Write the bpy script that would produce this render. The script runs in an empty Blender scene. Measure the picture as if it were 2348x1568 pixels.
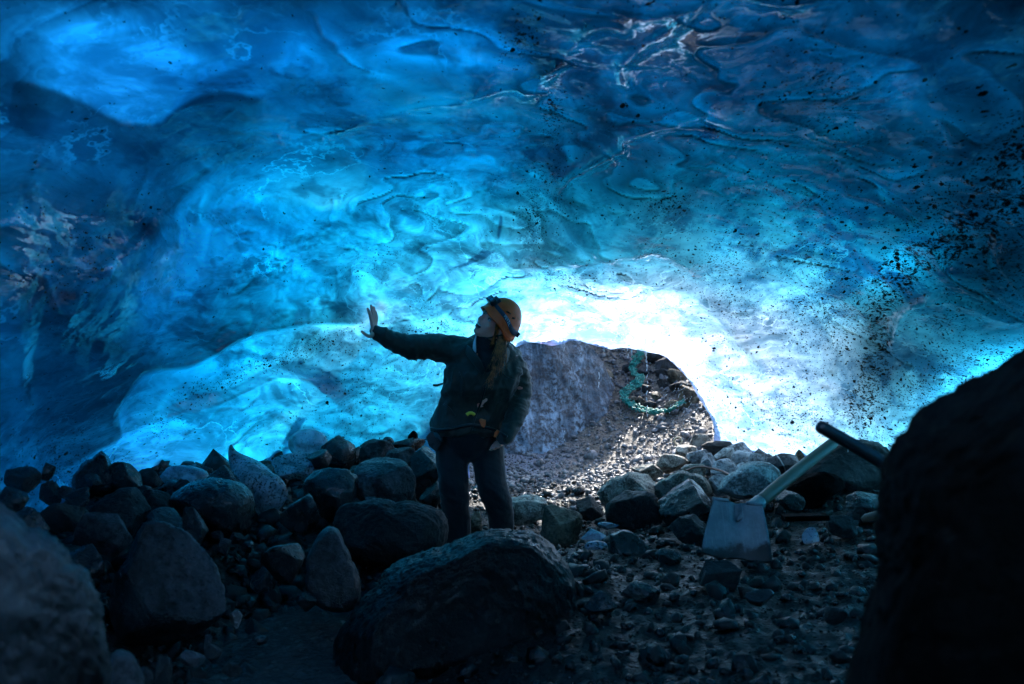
EXPOSURE = 2.0
import bpy, bmesh, math, random
import numpy as np
from mathutils import Vector, Matrix

random.seed(7)
C = bpy.context.scene
COL = C.collection
F = 995.6            # focal length in pixels of a 1024 px wide frame (35 mm on full frame)
CAM = np.array([0.0, 0.0, 1.6])
K = 0.4363           # 2347 px view -> 1024 px view

def W(px, py, Y):
    """point at depth Y seen at (px, py) of the 1024 px frame"""
    return np.array([(px - 512) / F * Y, Y, 1.6 - (py - 342) / F * Y])

# ------------------------------------------------------------------ noise
_rng = np.random.RandomState(11)
_perm = _rng.permutation(256)
_perm = np.concatenate([_perm, _perm, _perm])
_grad = _rng.normal(size=(256, 3)); _grad /= np.linalg.norm(_grad, axis=1)[:, None]

def perlin(p):
    p = np.asarray(p, float)
    i = np.floor(p).astype(int); f = p - i; i &= 255
    u = f * f * f * (f * (f * 6 - 15) + 10)
    def g(dx, dy, dz):
        h = _perm[_perm[_perm[i[:, 0] + dx] + i[:, 1] + dy] + i[:, 2] + dz]
        gr = _grad[h]
        return gr[:, 0] * (f[:, 0] - dx) + gr[:, 1] * (f[:, 1] - dy) + gr[:, 2] * (f[:, 2] - dz)
    def L(a, b, t): return a + (b - a) * t
    x00 = L(g(0,0,0), g(1,0,0), u[:, 0]); x10 = L(g(0,1,0), g(1,1,0), u[:, 0])
    x01 = L(g(0,0,1), g(1,0,1), u[:, 0]); x11 = L(g(0,1,1), g(1,1,1), u[:, 0])
    return L(L(x00, x10, u[:, 1]), L(x01, x11, u[:, 1]), u[:, 2]) * 1.6

def fbm(p, octv=4, gain=.5, lac=2.03):
    a, s, t = 1.0, 0.0, 0.0
    p = np.array(p, float)
    for k in range(octv):
        s = s + a * perlin(p + 13.7 * k); t += a
        a *= gain; p = p * lac
    return s / t

def ridged(p, octv=4, gain=.5, lac=2.1):
    a, s, t = 1.0, 0.0, 0.0
    p = np.array(p, float)
    for k in range(octv):
        s = s + a * (1 - np.abs(perlin(p + 7.3 * k)) * 2); t += a
        a *= gain; p = p * lac
    return s / t

def worley(p):
    """(F1, F2-F1) cell noise"""
    p = np.asarray(p, float); i = np.floor(p).astype(int); f1 = np.full(len(p), 9.0); f2 = np.full(len(p), 9.0)
    for a in (-1, 0, 1):
        for b in (-1, 0, 1):
            for c in (-1, 0, 1):
                c_ = i + np.array([a, b, c]); m = c_ & 255
                h = _perm[_perm[_perm[m[:, 0]] + m[:, 1]] + m[:, 2]]
                j = (_grad[h] * .5 + .5) * .8 + .1
                d = np.sqrt(((c_ + j - p) ** 2).sum(1))
                f2 = np.minimum(f2, np.maximum(f1, d)); f1 = np.minimum(f1, d)
    return f1, f2 - f1

def smooth(a, b, x):
    t = np.clip((x - a) / (b - a), 0, 1)
    return t * t * (3 - 2 * t)

class RBF:
    def __init__(s, pts, vals, lam=1e-4):
        s.p = np.asarray(pts, float); v = np.asarray(vals, float)
        n, d = s.p.shape
        A = s.k(s.p, s.p) + lam * np.eye(n)
        P = np.hstack([np.ones((n, 1)), s.p])
        M = np.block([[A, P], [P.T, np.zeros((d + 1, d + 1))]])
        s.w = np.linalg.lstsq(M, np.concatenate([v, np.zeros(d + 1)]), rcond=None)[0]
    def k(s, a, b):
        d2 = ((a[:, None, :] - b[None, :, :]) ** 2).sum(-1)
        return 0.5 * d2 * np.log(d2 + 1e-12)
    def __call__(s, q):
        q = np.asarray(q, float); out = np.empty(len(q)); n = len(s.p)
        for i in range(0, len(q), 20000):
            c = q[i:i + 20000]
            out[i:i + 20000] = s.k(c, s.p) @ s.w[:n] + s.w[n] + c @ s.w[n + 1:]
        return out

def polydist(px, py, poly):
    """(unsigned distance, signed side, param) to an open polyline; side > 0 is right of travel (image y down)"""
    best = np.full(px.shape, 1e9); side = np.zeros(px.shape); par = np.zeros(px.shape)
    poly = [tuple(map(float, q)) for q in poly]
    seg = [math.hypot(b[0]-a[0], b[1]-a[1]) for a, b in zip(poly, poly[1:])]
    tot = sum(seg); acc = 0
    for (a, b), L in zip(zip(poly, poly[1:]), seg):
        dx, dy = b[0]-a[0], b[1]-a[1]
        t = np.clip(((px-a[0])*dx + (py-a[1])*dy) / (L*L + 1e-9), 0, 1)
        ex, ey = px - a[0] - t*dx, py - a[1] - t*dy
        d = np.hypot(ex, ey); m = d < best - 1e-9
        best = np.where(m, d, best)
        side = np.where(m, np.sign(dx*ey - dy*ex), side)
        par = np.where(m, (acc + t*L) / tot, par)
        acc += L
    return best, side, par

# ------------------------------------------------------------------ mesh helpers
def mesh_obj(name, verts, faces, m=None, parent=None, smooth_sh=True, attrs=None):
    me = bpy.data.meshes.new(name)
    V = np.asarray(verts, np.float32)
    if isinstance(faces, np.ndarray):
        n = faces.shape[1]; Fc = len(faces)
        me.vertices.add(len(V)); me.vertices.foreach_set('co', V.ravel())
        me.loops.add(Fc * n); me.loops.foreach_set('vertex_index', faces.astype(np.int32).ravel())
        me.polygons.add(Fc)
        me.polygons.foreach_set('loop_start', np.arange(0, Fc*n, n, dtype=np.int32))
        me.polygons.foreach_set('loop_total', np.full(Fc, n, np.int32))
        me.update(calc_edges=True)
    else:
        me.from_pydata([tuple(v) for v in V.tolist()], [], faces)
    me.validate()
    if smooth_sh:
        me.polygons.foreach_set('use_smooth', np.ones(len(me.polygons), bool))
    if attrs:
        for k, v in attrs.items():
            a = me.attributes.new(k, 'FLOAT', 'POINT'); a.data.foreach_set('value', np.asarray(v, np.float32))
    me.update()
    o = bpy.data.objects.new(name, me); COL.objects.link(o)
    if m is not None: me.materials.append(m)
    if parent is not None: o.parent = parent
    return o

def tag(o, label=None, cat=None, group=None, kind=None):
    if label: o['label'] = label
    if cat: o['category'] = cat
    if group: o['group'] = group
    if kind: o['kind'] = kind
    return o

def empty(name, loc=(0, 0, 0)):
    o = bpy.data.objects.new(name, None); COL.objects.link(o); o.location = tuple(loc); o.empty_display_size = .1
    return o

def recenter(o):
    """put a mesh object's origin at its base centre"""
    me = o.data; n = len(me.vertices); a = np.empty(n*3, np.float32); me.vertices.foreach_get('co', a); a = a.reshape(-1, 3)
    c = np.array([(a[:, 0].min()+a[:, 0].max())/2, (a[:, 1].min()+a[:, 1].max())/2, a[:, 2].min()])
    a -= c; me.vertices.foreach_set('co', a.ravel()); me.update(); o.location = tuple(c)
    return o

def tube(path, rad, seg=8, cap=True, sx=None):
    """verts, faces of a tube along path (list of 3d points) with radius list"""
    P = np.asarray(path, float); n = len(P)
    R = np.full(n, rad) if np.isscalar(rad) else np.asarray(rad, float)
    T = np.gradient(P, axis=0); T /= np.linalg.norm(T, axis=1)[:, None] + 1e-12
    up = np.array([0, 0, 1.0]) if abs(T[0, 2]) < .9 else np.array([1.0, 0, 0])
    vs = []; U = np.cross(T[0], up); U /= np.linalg.norm(U)
    for i in range(n):
        U = U - T[i] * (U @ T[i]); U /= np.linalg.norm(U) + 1e-12
        V = np.cross(T[i], U)
        for k in range(seg):
            a = 2*math.pi*k/seg
            vs.append(P[i] + R[i] * (math.cos(a) * U * (sx or 1) + math.sin(a) * V))
    fs = []
    for i in range(n-1):
        for k in range(seg):
            k2 = (k+1) % seg
            fs.append((i*seg+k, i*seg+k2, (i+1)*seg+k2, (i+1)*seg+k))
    if cap:
        fs.append(tuple(range(seg-1, -1, -1))); fs.append(tuple((n-1)*seg+k for k in range(seg)))
    return np.array(vs), fs

class MB:
    def __init__(s): s.v = []; s.f = []; s.n = 0
    def add(s, v, f):
        v = np.asarray(v, float); s.v.append(v); s.f += [tuple(i + s.n for i in q) for q in f]; s.n += len(v); return s
    def tube(s, path, rad, seg=8, **k): return s.add(*tube(path, rad, seg, **k))
    def box(s, c, ax, h):
        """box centre c, axes 3x3 rows, half sizes h"""
        ax = np.asarray(ax, float); vs = []
        for x in (-1, 1):
            for y in (-1, 1):
                for z in (-1, 1): vs.append(np.asarray(c) + ax[0]*h[0]*x + ax[1]*h[1]*y + ax[2]*h[2]*z)
        return s.add(vs, [(0,1,3,2),(4,6,7,5),(0,4,5,1),(2,3,7,6),(0,2,6,4),(1,5,7,3)])
    def ell(s, c, r, ax=np.eye(3), nu=24, nv=14):
        if ax is globals().get('AX'): r = tuple(q*HS for q in r)
        ax = np.asarray(ax, float); vs = []; fs = []
        for j in range(nv+1):
            ph = math.pi*j/nv
            for i in range(nu):
                th = 2*math.pi*i/nu
                d = (math.sin(ph)*math.cos(th)*r[0], math.sin(ph)*math.sin(th)*r[1], math.cos(ph)*r[2])
                vs.append(np.asarray(c) + ax[0]*d[0] + ax[1]*d[1] + ax[2]*d[2])
        for j in range(nv):
            for i in range(nu):
                i2 = (i+1) % nu
                fs.append((j*nu+i, (j+1)*nu+i, (j+1)*nu+i2, j*nu+i2))
        return s.add(vs, fs)
    def build(s, name, m, parent=None, smooth_sh=True):
        return mesh_obj(name, np.vstack(s.v), s.f, m, parent, smooth_sh)

# ------------------------------------------------------------------ node material helper
class NM:
    def __init__(s, name):
        s.m = bpy.data.materials.new(name); s.m.use_nodes = True
        s.t = s.m.node_tree; s.t.nodes.clear(); s.out = s.t.nodes.new('ShaderNodeOutputMaterial')
    def n(s, typ, **kw):
        nd = s.t.nodes.new('ShaderNode' + typ)
        for k, v in kw.items():
            if k in nd.inputs.keys() if isinstance(k, str) else False:
                s.set(nd.inputs[k], v)
            else: setattr(nd, k, v)
        return nd
    def set(s, sock, v):
        if isinstance(v, bpy.types.NodeSocket): s.t.links.new(v, sock)
        elif isinstance(v, (tuple, list)) and sock.type == 'RGBA' and len(v) == 3: sock.default_value = (*v, 1)
        else: sock.default_value = v
    def i(s, nd, key, v): s.set(nd.inputs[key], v); return nd
    def noise(s, vec, scale, detail=4, rough=.5, dist=0, out='Fac'):
        nd = s.n('TexNoise'); s.i(nd, 'Vector', vec); s.i(nd, 'Scale', scale); s.i(nd, 'Detail', detail); s.i(nd, 'Roughness', rough); s.i(nd, 'Distortion', dist)
        return nd.outputs[out]
    def voro(s, vec, scale, feature='F1', out='Distance', rnd=1.0):
        nd = s.n('TexVoronoi'); nd.feature = feature; s.i(nd, 'Vector', vec); s.i(nd, 'Scale', scale); s.i(nd, 'Randomness', rnd)
        return nd.outputs[out]
    def math(s, op, a, b=0.0, c=0.0, clamp=False):
        nd = s.n('Math'); nd.operation = op; nd.use_clamp = clamp
        s.set(nd.inputs[0], a); s.set(nd.inputs[1], b); s.set(nd.inputs[2], c); return nd.outputs[0]
    def ramp(s, v, a, b, lo=0.0, hi=1.0, interp='SMOOTHSTEP'):
        nd = s.n('MapRange'); nd.interpolation_type = interp
        for k, x in zip(('Value', 'From Min', 'From Max', 'To Min', 'To Max'), (v, a, b, lo, hi)): s.i(nd, k, x)
        return nd.outputs[0]
    def mixc(s, f, a, b):
        nd = s.n('Mix'); nd.data_type = 'RGBA'
        s.set(nd.inputs[0], f); s.set(nd.inputs[6], a); s.set(nd.inputs[7], b); return nd.outputs[2]
    def vmath(s, op, a, b=(0, 0, 0)):
        nd = s.n('VectorMath'); nd.operation = op; s.set(nd.inputs[0], a); s.set(nd.inputs[1], b); return nd.outputs[0]
    def mapping(s, vec, scale=(1,1,1), rot=(0,0,0)):
        nd = s.n('Mapping'); s.i(nd, 'Vector', vec); s.i(nd, 'Scale', scale); s.i(nd, 'Rotation', rot); return nd.outputs[0]
    def attr(s, name):
        nd = s.n('Attribute'); nd.attribute_name = name; return nd.outputs['Fac']
    def bump(s, h, strength=.5, dist=.02, normal=None):
        nd = s.n('Bump'); s.i(nd, 'Height', h); s.i(nd, 'Strength', strength); s.i(nd, 'Distance', dist)
        if normal is not None: s.i(nd, 'Normal', normal)
        return nd.outputs[0]
    def obj(s): return s.n('TexCoord').outputs['Object']
    def pos(s): return s.n('NewGeometry').outputs['Position']
    def princ(s, **kw):
        nd = s.n('BsdfPrincipled')
        for k, v in kw.items(): s.i(nd, k.replace('_', ' '), v)
        s.t.links.new(nd.outputs[0], s.out.inputs[0]); return nd

def plain(name, col, rough=.6, metal=0, bump_s=0, bump_scale=80, var=.15, coat=0, spec=.5):
    N = NM(name); v = N.obj()
    f = N.noise(v, bump_scale * .3, 4, .6)
    c = N.mixc(f, tuple(x * (1 - var) for x in col), tuple(min(1, x * (1 + var)) for x in col))
    kw = dict(Base_Color=c, Roughness=N.ramp(f, .2, .8, max(0, rough - .08), min(1, rough + .08)), Metallic=metal)
    nd = N.princ(**kw)
    N.i(nd, 'Coat Weight', coat); N.i(nd, 'Specular IOR Level', spec)
    if bump_s: N.i(nd, 'Normal', N.bump(N.noise(v, bump_scale, 5, .6), bump_s, .004))
    return N.m
# ================================================================== light, camera
SUN_EL, SUN_AZ = math.radians(41), math.radians(12)
w = bpy.data.worlds.new('World'); C.world = w; w.use_nodes = True
nt = w.node_tree; bg = nt.nodes['Background']
sky = nt.nodes.new('ShaderNodeTexSky'); sky.sky_type = 'NISHITA'; sky.sun_disc = False
sky.sun_elevation = SUN_EL; sky.sun_rotation = SUN_AZ; sky.air_density = 1.3; sky.ozone_density = 1.1
nt.links.new(sky.outputs[0], bg.inputs[0]); bg.inputs[1].default_value = 0.15
sd = Vector((math.sin(SUN_AZ)*math.cos(SUN_EL), math.cos(SUN_AZ)*math.cos(SUN_EL), math.sin(SUN_EL)))
sl = bpy.data.lights.new('sun', 'SUN'); sl.energy = 2.5; sl.angle = math.radians(.5); sl.color = (1, .95, .88)
so = bpy.data.objects.new('sun', sl); COL.objects.link(so); so.rotation_euler = (-sd).to_track_quat('-Z', 'Y').to_euler(); so.location = (3, 8, 8)
cd = bpy.data.cameras.new('camera'); cam = bpy.data.objects.new('camera', cd); COL.objects.link(cam)
cam.location = tuple(CAM); cam.rotation_euler = (math.pi/2, 0, 0); cd.lens = 35; cd.sensor_width = 36
cd.clip_end = 500; cd.clip_start = .05
cd.dof.use_dof = True; cd.dof.focus_distance = 6.3; cd.dof.aperture_fstop = 3.2
C.camera = cam
C.view_settings.view_transform = 'Standard'; C.view_settings.look = 'None'; C.view_settings.exposure = EXPOSURE; C.view_settings.gamma = 1
C.render.engine = 'CYCLES'
cy = C.cycles
cy.use_denoising = True; cy.max_bounces = 10; cy.diffuse_bounces = 4; cy.glossy_bounces = 4; cy.transmission_bounces = 6
cy.transparent_max_bounces = 16; cy.volume_bounces = 0; cy.caustics_reflective = False; cy.caustics_refractive = False
cy.sample_clamp_indirect = 4; cy.use_adaptive_sampling = True; cy.adaptive_threshold = .03

# ================================================================== ground
def wp(px, py, Y): p = W(px, py, Y); return (p[0], p[1], p[2])
GP = [(-.86,3.9,.16),(-.95,4.5,.17),(-.9,5.0,.24),(-.9,3.3,.15),(-.8,2.5,.15),(-.7,1.5,.2),(-.7,0,.2),
 (-1.6,4.2,.42),(-2.2,4.8,.62),(-2.3,5.6,.72),(-1.6,5.4,.55),(-1.7,6.5,.68),(-2.8,6.5,.85),(-3.5,5,.9),(-1.0,6.3,.58),(-.8,7.2,.62),
 (-2,7.5,.75),(-1.5,3,.3),(-2,2,.45),(-3.5,3,.8),(-.3,6.3,.22),(0,6.3,.2),(-.3,5.9,.28),
 (-.3,5.2,.36),(.1,5.2,.42),(.0,4.5,.48),(.3,5.6,.42),(-.35,4.6,.34),(.5,4,.5),(1,4.5,.5),(1,3,.5),(.3,3,.42),(1.5,5.5,.52),
 (.8,5.8,.46),(2,4.5,.55),(2.5,6,.68),(.9,6.6,.42),(1.6,7.0,.56),(1.7,7.8,.72),(.3,7.2,.3),(0,7.6,.36),(.5,8.2,.42),(1.0,8.3,.5),
 (-.2,8.4,.42),(1.7,8.6,.8),(.3,9.2,.52),(1.2,9.2,.74),(1.7,9.3,1.0),(.5,10.2,.95),(1.5,10,1.2),(.5,11.2,1.6),(1.5,11.2,1.85),(0,10.2,.9),(-1,10,1),
 (-1,12,2.1),(1,12.1,2.5),(3,12.3,2.5),(3,10,1.6),(4,8,1.0),(-4,10,1.5),(-5,6,1.2),(-5,3,1.2),(4,4,.8),(4,1,.8),(-3,-1,.8),(2,-2,.6),
 (1,14.2,5.2),(-4,13.5,3.6),(4,14.2,3.6),(6,14,4.0),(1,13,5.1),(2.5,13.2,3.5),(-.6,13,5.0),(-2.4,13.4,3.6),(-3,16,4.6),(1,17,5.2),(0.2,8.8,.45),(-.5,9.2,.55)]  # includes the unseen far crest, shaped to shade the gravel outside
_g = RBF([(a, b) for a, b, c in GP], [c for a, b, c in GP], lam=.002)
def ground_z(x, y, noise=True):
    x = np.asarray(x, float); y = np.asarray(y, float)
    q = np.stack([x, y], 1)
    r = np.hypot(x, y - 5)
    s = np.where(r > 11, 11 / np.maximum(r, 1e-6), 1.0)
    qc = np.stack([x * s, 5 + (y - 5) * s], 1)
    z = _g(qc)
    z = z + smooth(11, 40, r) * (4.2 - z) + smooth(15, 60, r) * 2.0
    if noise:
        p3 = np.stack([x, y, np.zeros_like(x)], 1)
        amp = 1 - .75 * np.exp(-((x + .85) / .28) ** 2) * (y < 5.1)
        z = z + amp * (.05 * fbm(p3 * 2.2, 4) + .03 * ridged(p3 * 6 + 3, 4) - .01) + .012 * fbm(p3 * 24, 3)
    return z

def grid_axis(lo, hi, step, far, g=1.18):
    a = list(np.arange(lo, hi, step)); s = step
    x = a[-1]
    while x < far: s *= g; x += s; a.append(x)
    s = step; x = a[0]; pre = []
    while x > -far: s *= g; x -= s; pre.append(x)
    return np.array(pre[::-1] + a)
gx = grid_axis(-4.2, 4.2, .021, 90); gy = grid_axis(1.2, 13.5, .024, 90)
X, Yg = np.meshgrid(gx, gy); x, y = X.ravel(), Yg.ravel()
z = ground_z(x, y)
nx, ny = len(gx), len(gy)
idx = np.arange(nx*ny).reshape(ny, nx)
fc = np.stack([idx[:-1, :-1].ravel(), idx[:-1, 1:].ravel(), idx[1:, 1:].ravel(), idx[1:, :-1].ravel()], 1)

def mud_mat():
    N = NM('wet_gravel_mud'); p = N.pos()
    n1 = N.noise(p, 3, 6, .6); n2 = N.noise(p, 30, 5, .65); v = N.voro(p, 28, out='Color')
    sp = N.voro(p, 38); st = N.ramp(sp, .12, .42, 1, 0)
    sepv = N.n('SeparateColor'); N.i(sepv, 'Color', v)
    c = N.mixc(n2, (.008, .007, .007), (.03, .027, .025))
    c = N.mixc(N.math('MULTIPLY', st, .75), c, N.mixc(sepv.outputs[0], (.012, .011, .012), (.09, .088, .09)))
    c = N.mixc(N.ramp(n1, .45, .7), c, (.03, .026, .022))
    sp_ = N.n('SeparateXYZ'); N.i(sp_, 'Vector', p)
    lit_out = N.ramp(N.math('ADD', sp_.outputs[1], N.math('MULTIPLY', n1, .8)), 8.3, 9.2)
    c = N.mixc(lit_out, N.mixc(.82, c, (.003, .003, .003)), N.mixc(.5, N.mixc(1, c, c), N.mixc(n2, (.07, .07, .095), (.55, .55, .66))))  # interior darkened, outside lightened: gloom and daylight painted into the ground
    br = N.math('MULTIPLY', lit_out, N.ramp(N.math('ADD', sp_.outputs[0], N.math('ADD', N.math('MULTIPLY', n1, 1.6), N.math('MULTIPLY', sp_.outputs[2], -.2))), .75, 1.5))
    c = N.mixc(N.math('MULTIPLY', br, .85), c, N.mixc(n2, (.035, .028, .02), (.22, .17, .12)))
    h = N.math('ADD', N.math('MULTIPLY', st, .7), N.math('MULTIPLY', n2, .9))
    h = N.math('ADD', h, N.math('MULTIPLY', N.noise(p, 90, 3, .6), .3))
    nd = N.princ(Specular_IOR_Level=.3, Base_Color=c, Roughness=N.ramp(N.noise(p, 12, 4), .3, .7, .3, .8), Normal=N.bump(h, .9, .02))
    return N.m
M_MUD = mud_mat()
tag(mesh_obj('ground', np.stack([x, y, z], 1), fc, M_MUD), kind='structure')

# stream water
def water_mat():
    N = NM('stream_water'); p = N.pos()
    h = N.math('ADD', N.noise(N.mapping(p, (6, 14, 6)), 1.4, 5, .6, 1.0), N.math('MULTIPLY', N.noise(p, 55, 4, .6), .35))
    nd = N.princ(Base_Color=(.05, .08, .09), Roughness=.07, Normal=N.bump(h, 1.0, .22))
    N.i(nd, 'IOR', 1.33); 
    return N.m
sx = np.linspace(-2.0, .2, 130); sy = np.linspace(.5, 5.3, 260)
X, Yg = np.meshgrid(sx, sy); xx, yy = X.ravel(), Yg.ravel()
p3 = np.stack([xx*13, yy*8, xx*0], 1)
zz = .262 + .022*ridged(p3, 4, .55) + .03*smooth(4.2, 5.2, yy)
idx = np.arange(130*260).reshape(260, 130)
f2 = np.stack([idx[:-1, :-1].ravel(), idx[:-1, 1:].ravel(), idx[1:, 1:].ravel(), idx[1:, :-1].ravel()], 1)
tag(mesh_obj('water', np.stack([xx, yy, zz], 1), f2, water_mat()), kind='structure')

# ================================================================== ice cave
TONE_P, TONE_V = [(0,0),(100,0),(200,0),(300,0),(400,0),(500,0),(600,0),(700,0),(800,0),(900,0),(1000,0),(0,45),(100,45),(200,45),(300,45),(400,45),(500,45),(600,45),(700,45),(800,45),(900,45),(1000,45),(0,90),(100,90),(200,90),(300,90),(400,90),(500,90),(600,90),(700,90),(800,90),(900,90),(1000,90),(0,135),(100,135),(200,135),(300,135),(400,135),(500,135),(600,135),(700,135),(800,135),(900,135),(1000,135),(0,180),(100,180),(200,180),(300,180),(400,180),(500,180),(600,180),(700,180),(800,180),(900,180),(1000,180),(0,225),(100,225),(200,225),(300,225),(400,225),(500,225),(600,225),(700,225),(800,225),(900,225),(1000,225),(0,265),(100,265),(200,265),(300,265),(400,265),(500,265),(600,265),(700,265),(800,265),(900,265),(1000,265),(0,300),(100,300),(200,300),(300,300),(400,300),(600,300),(700,300),(800,300),(900,300),(1000,300),(0,340),(100,340),(200,340),(300,340),(700,340),(800,340),(900,340),(1000,340),(0,380),(100,380),(200,380),(300,380),(400,380),(800,380),(1000,380),(0,420),(100,420),(200,420),(300,420),(400,420),(800,420),(900,420),(0,455),(100,455),(200,455)], [-1.04,-0.84,0.01,-1.63,-1.1,-1.05,-0.73,-0.42,-1.1,-1.47,-2.94,-0.51,1.31,-0.32,1.19,0.68,0.95,-0.76,-2.2,-1.35,-1.62,-1.67,-1.63,1.66,2.2,-0.55,-1.12,-1.45,-0.86,-0.78,-1.58,0.0,-1.82,0.35,2.2,2.2,0.62,-0.07,-0.18,-1.29,-0.49,-2.02,-2.8,-2.18,-0.31,0.27,0.98,-0.11,0.25,0.02,-1.73,-1.67,-1.21,-0.05,-1.41,-0.87,-0.09,0.36,0.43,0.2,-0.94,-0.73,-0.6,-0.85,-2.26,-1.69,-0.03,0.95,2.01,0.5,-0.47,0.25,0.21,-0.37,-0.45,1.14,-2.37,-0.62,-0.39,2.2,2.2,-0.21,0.21,-0.12,-0.08,-1.61,-1.81,-0.06,-0.97,2.2,-0.99,0.22,-0.7,-2.04,-1.53,-1.34,-0.68,0.21,1.14,0.3,-0.2,2.2,-0.63,0.03,0.22,0.06,-0.28,0.07,-0.5,-0.41,1.09,2.2]  # view points and brightness gains painted into the ice tone
#MK#
def to_dir(px, py):
    az = math.degrees(math.atan((px - 512) / F)); t = -(py - 342) / F * math.cos(math.radians(az))
    return az, math.degrees(math.atan(t))
cols = [-60, 60, 130, 250, 400, 512, 600, 700, 800, 900, 1024, 1130]
DEP = {
 -110: [2.1,2.2,2.3,2.3,2.3,2.3,2.3,2.3,2.3,2.2,2.2,2.1],
   0: [2.4,2.5,2.6,2.8,2.9,2.9,2.8,2.7,2.7,2.6,2.5,2.4],
 100: [2.7,3.1,3.4,3.9,4.1,4.1,4.0,3.8,3.6,3.4,3.1,2.9],
 200: [2.9,3.6,4.2,5.5,6.1,6.0,5.6,5.2,4.8,4.3,3.6,3.2],
 265: [3.0,3.8,4.5,6.1,6.9,6.9,6.5,6.2,5.7,4.9,4.0,3.5],
 310: [3.0,3.9,4.7,6.5,7.5,7.9,7.7,7.0,6.3,5.4,4.3,3.7],
 345: [3.2,4.1,5.1,6.7,7.7,8.5,8.9,7.6,6.7,5.8,4.7,4.0],
 400: [3.4,4.7,5.7,6.9,7.8,8.6,8.9,8.0,7.0,6.1,5.1,4.3],
 450: [3.6,5.2,6.1,7.0,7.9,8.6,8.9,8.1,7.2,6.3,5.3,4.5],
 540: [3.7,5.3,6.2,7.0,7.9,8.6,8.8,8.1,7.3,6.4,5.4,4.6]}
dp, dv = [], []
for py, row in DEP.items():
    for px, Y in zip(cols, row):
        az, el = to_dir(px, py); dp.append((az, el)); dv.append(math.log(Y / math.cos(math.radians(az))))
for az in (-170, -130, -95, -60, 60, 95, 130, 170):
    for el, r in ((-25, 3.4), (0, 3.2), (30, 2.2), (60, 1.4), (85, 1.1)):
        dp.append((az, el)); dv.append(math.log(r))
for az in (-30, 0, 30):
    for el, r in ((40, 1.6), (60, 1.3), (85, 1.1)): dp.append((az, el)); dv.append(math.log(r))
rad = RBF(np.array(dp) / 30, dv, lam=1e-4)

TH = {
  -60: [2.0, 1.6, 1.4, 1.7, 1.9, 2.4, 2.8, 2.8, 3.0, 3.2, 3.6, 4.0],
   20: [1.5, 1.1, 1.0, 1.5, 1.5, 2.0, 2.6, 2.4, 2.6, 3.0, 3.4, 4.0],
   80: [2.0, .9,  1.2, 1.2, 1.1, 1.6, 2.3, 2.4, 2.5, 2.5, 3.0, 4.0],
  150: [2.6, 2.4, 1.9, 1.8, 1.6, 1.6, 2.0, 2.1, 2.0, 2.4, 3.2, 4.0],
  210: [3.0, 2.7, 2.0, 1.2, 1.1, 1.3, 1.5, 1.3, 1.4, 2.0, 3.4, 4.4],
  265: [3.2, 3.1, 1.9, 1.2, .9,  .65,  .40, .36, .6, 1.4, 2.8, 3.8],
  310: [2.8, 3.0, 2.0, 1.2, .65, .25, .07, .09, .22,  .65, 1.7, 2.8],
  350: [2.6, 2.8, 1.6, 1.2, .8,  .25, .06, .06, .10, .4,  1.2, 2.0],
  400: [2.6, 2.6, 1.1, 1.0, .8,  .3,  .10, .10, .12, .35, .9, 1.6],
  450: [2.4, 2.2, 1.1, 1.0, .9,  .4,  .12, .10, .12, .4,  .9, 1.6]}
tp, tv = [], []
for py, row in TH.items():
    for px, T in zip(cols, row): tp.append(to_dir(px, py)); tv.append(math.log(T))
for az in (-150, -90, -50, 50, 90, 150):
    for el in (-20, 20, 60): tp.append((az, el)); tv.append(math.log(.4))  # out-of-view walls kept thin for added glow towards the person
for az in (-30, 0, 30):
    tp.append((az, 45)); tv.append(math.log(1.2)); tp.append((az, 80)); tv.append(math.log(.6))
thk = RBF(np.array(tp) / 30, tv, lam=.002)

def axis(lo, hi, step, end_lo, end_hi, g=1.16):
    a = list(np.arange(lo, hi, step)); pre = []; s = step; v = a[0]
    while v > end_lo: s = min(s*g, 6); v -= s; pre.append(v)
    pre = pre[::-1]; 
    if pre: pre[0] = end_lo
    s = step; v = a[-1]; post = []
    while v < end_hi: s = min(s*g, 6); v += s; post.append(v)
    if post: post[-1] = end_hi
    return np.array(pre + a + post)
AZ = axis(-29.5, 29.5, .085, -180, 180); AZ = AZ[:-1]
EL = axis(-11.5, 20.5, .085, -24, 88.5)
na, ne = len(AZ), len(EL)
A, E = np.meshgrid(AZ, EL); az, el = A.ravel(), E.ravel()
q = np.stack([az, el], 1) / 30
r0 = np.exp(rad(q))
# far side of the sphere: blend in azimuth so that -180 and 180 meet
back = smooth(120, 178, np.abs(az)); r0 = r0*(1-back) + back*(3.2 - 2.1*smooth(0, 85, np.maximum(el, 0)))
T0 = np.clip(np.exp(thk(q)), .07, 5); T0 = T0*(1-back) + .4*back
azr, elr = np.radians(az), np.radians(el)
D = np.stack([np.sin(azr), np.cos(azr), np.tan(elr)], 1)          # times horizontal range
cosa = np.cos(azr)
front = np.abs(az) < 60
cs = np.where(front, cosa, 1)
px = np.where(front, 512 + F*np.tan(np.where(front, azr, 0)), 1e5*np.sign(az)); py = np.where(front, 342 - F*np.tan(elr)/cs, -1e5)

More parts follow.
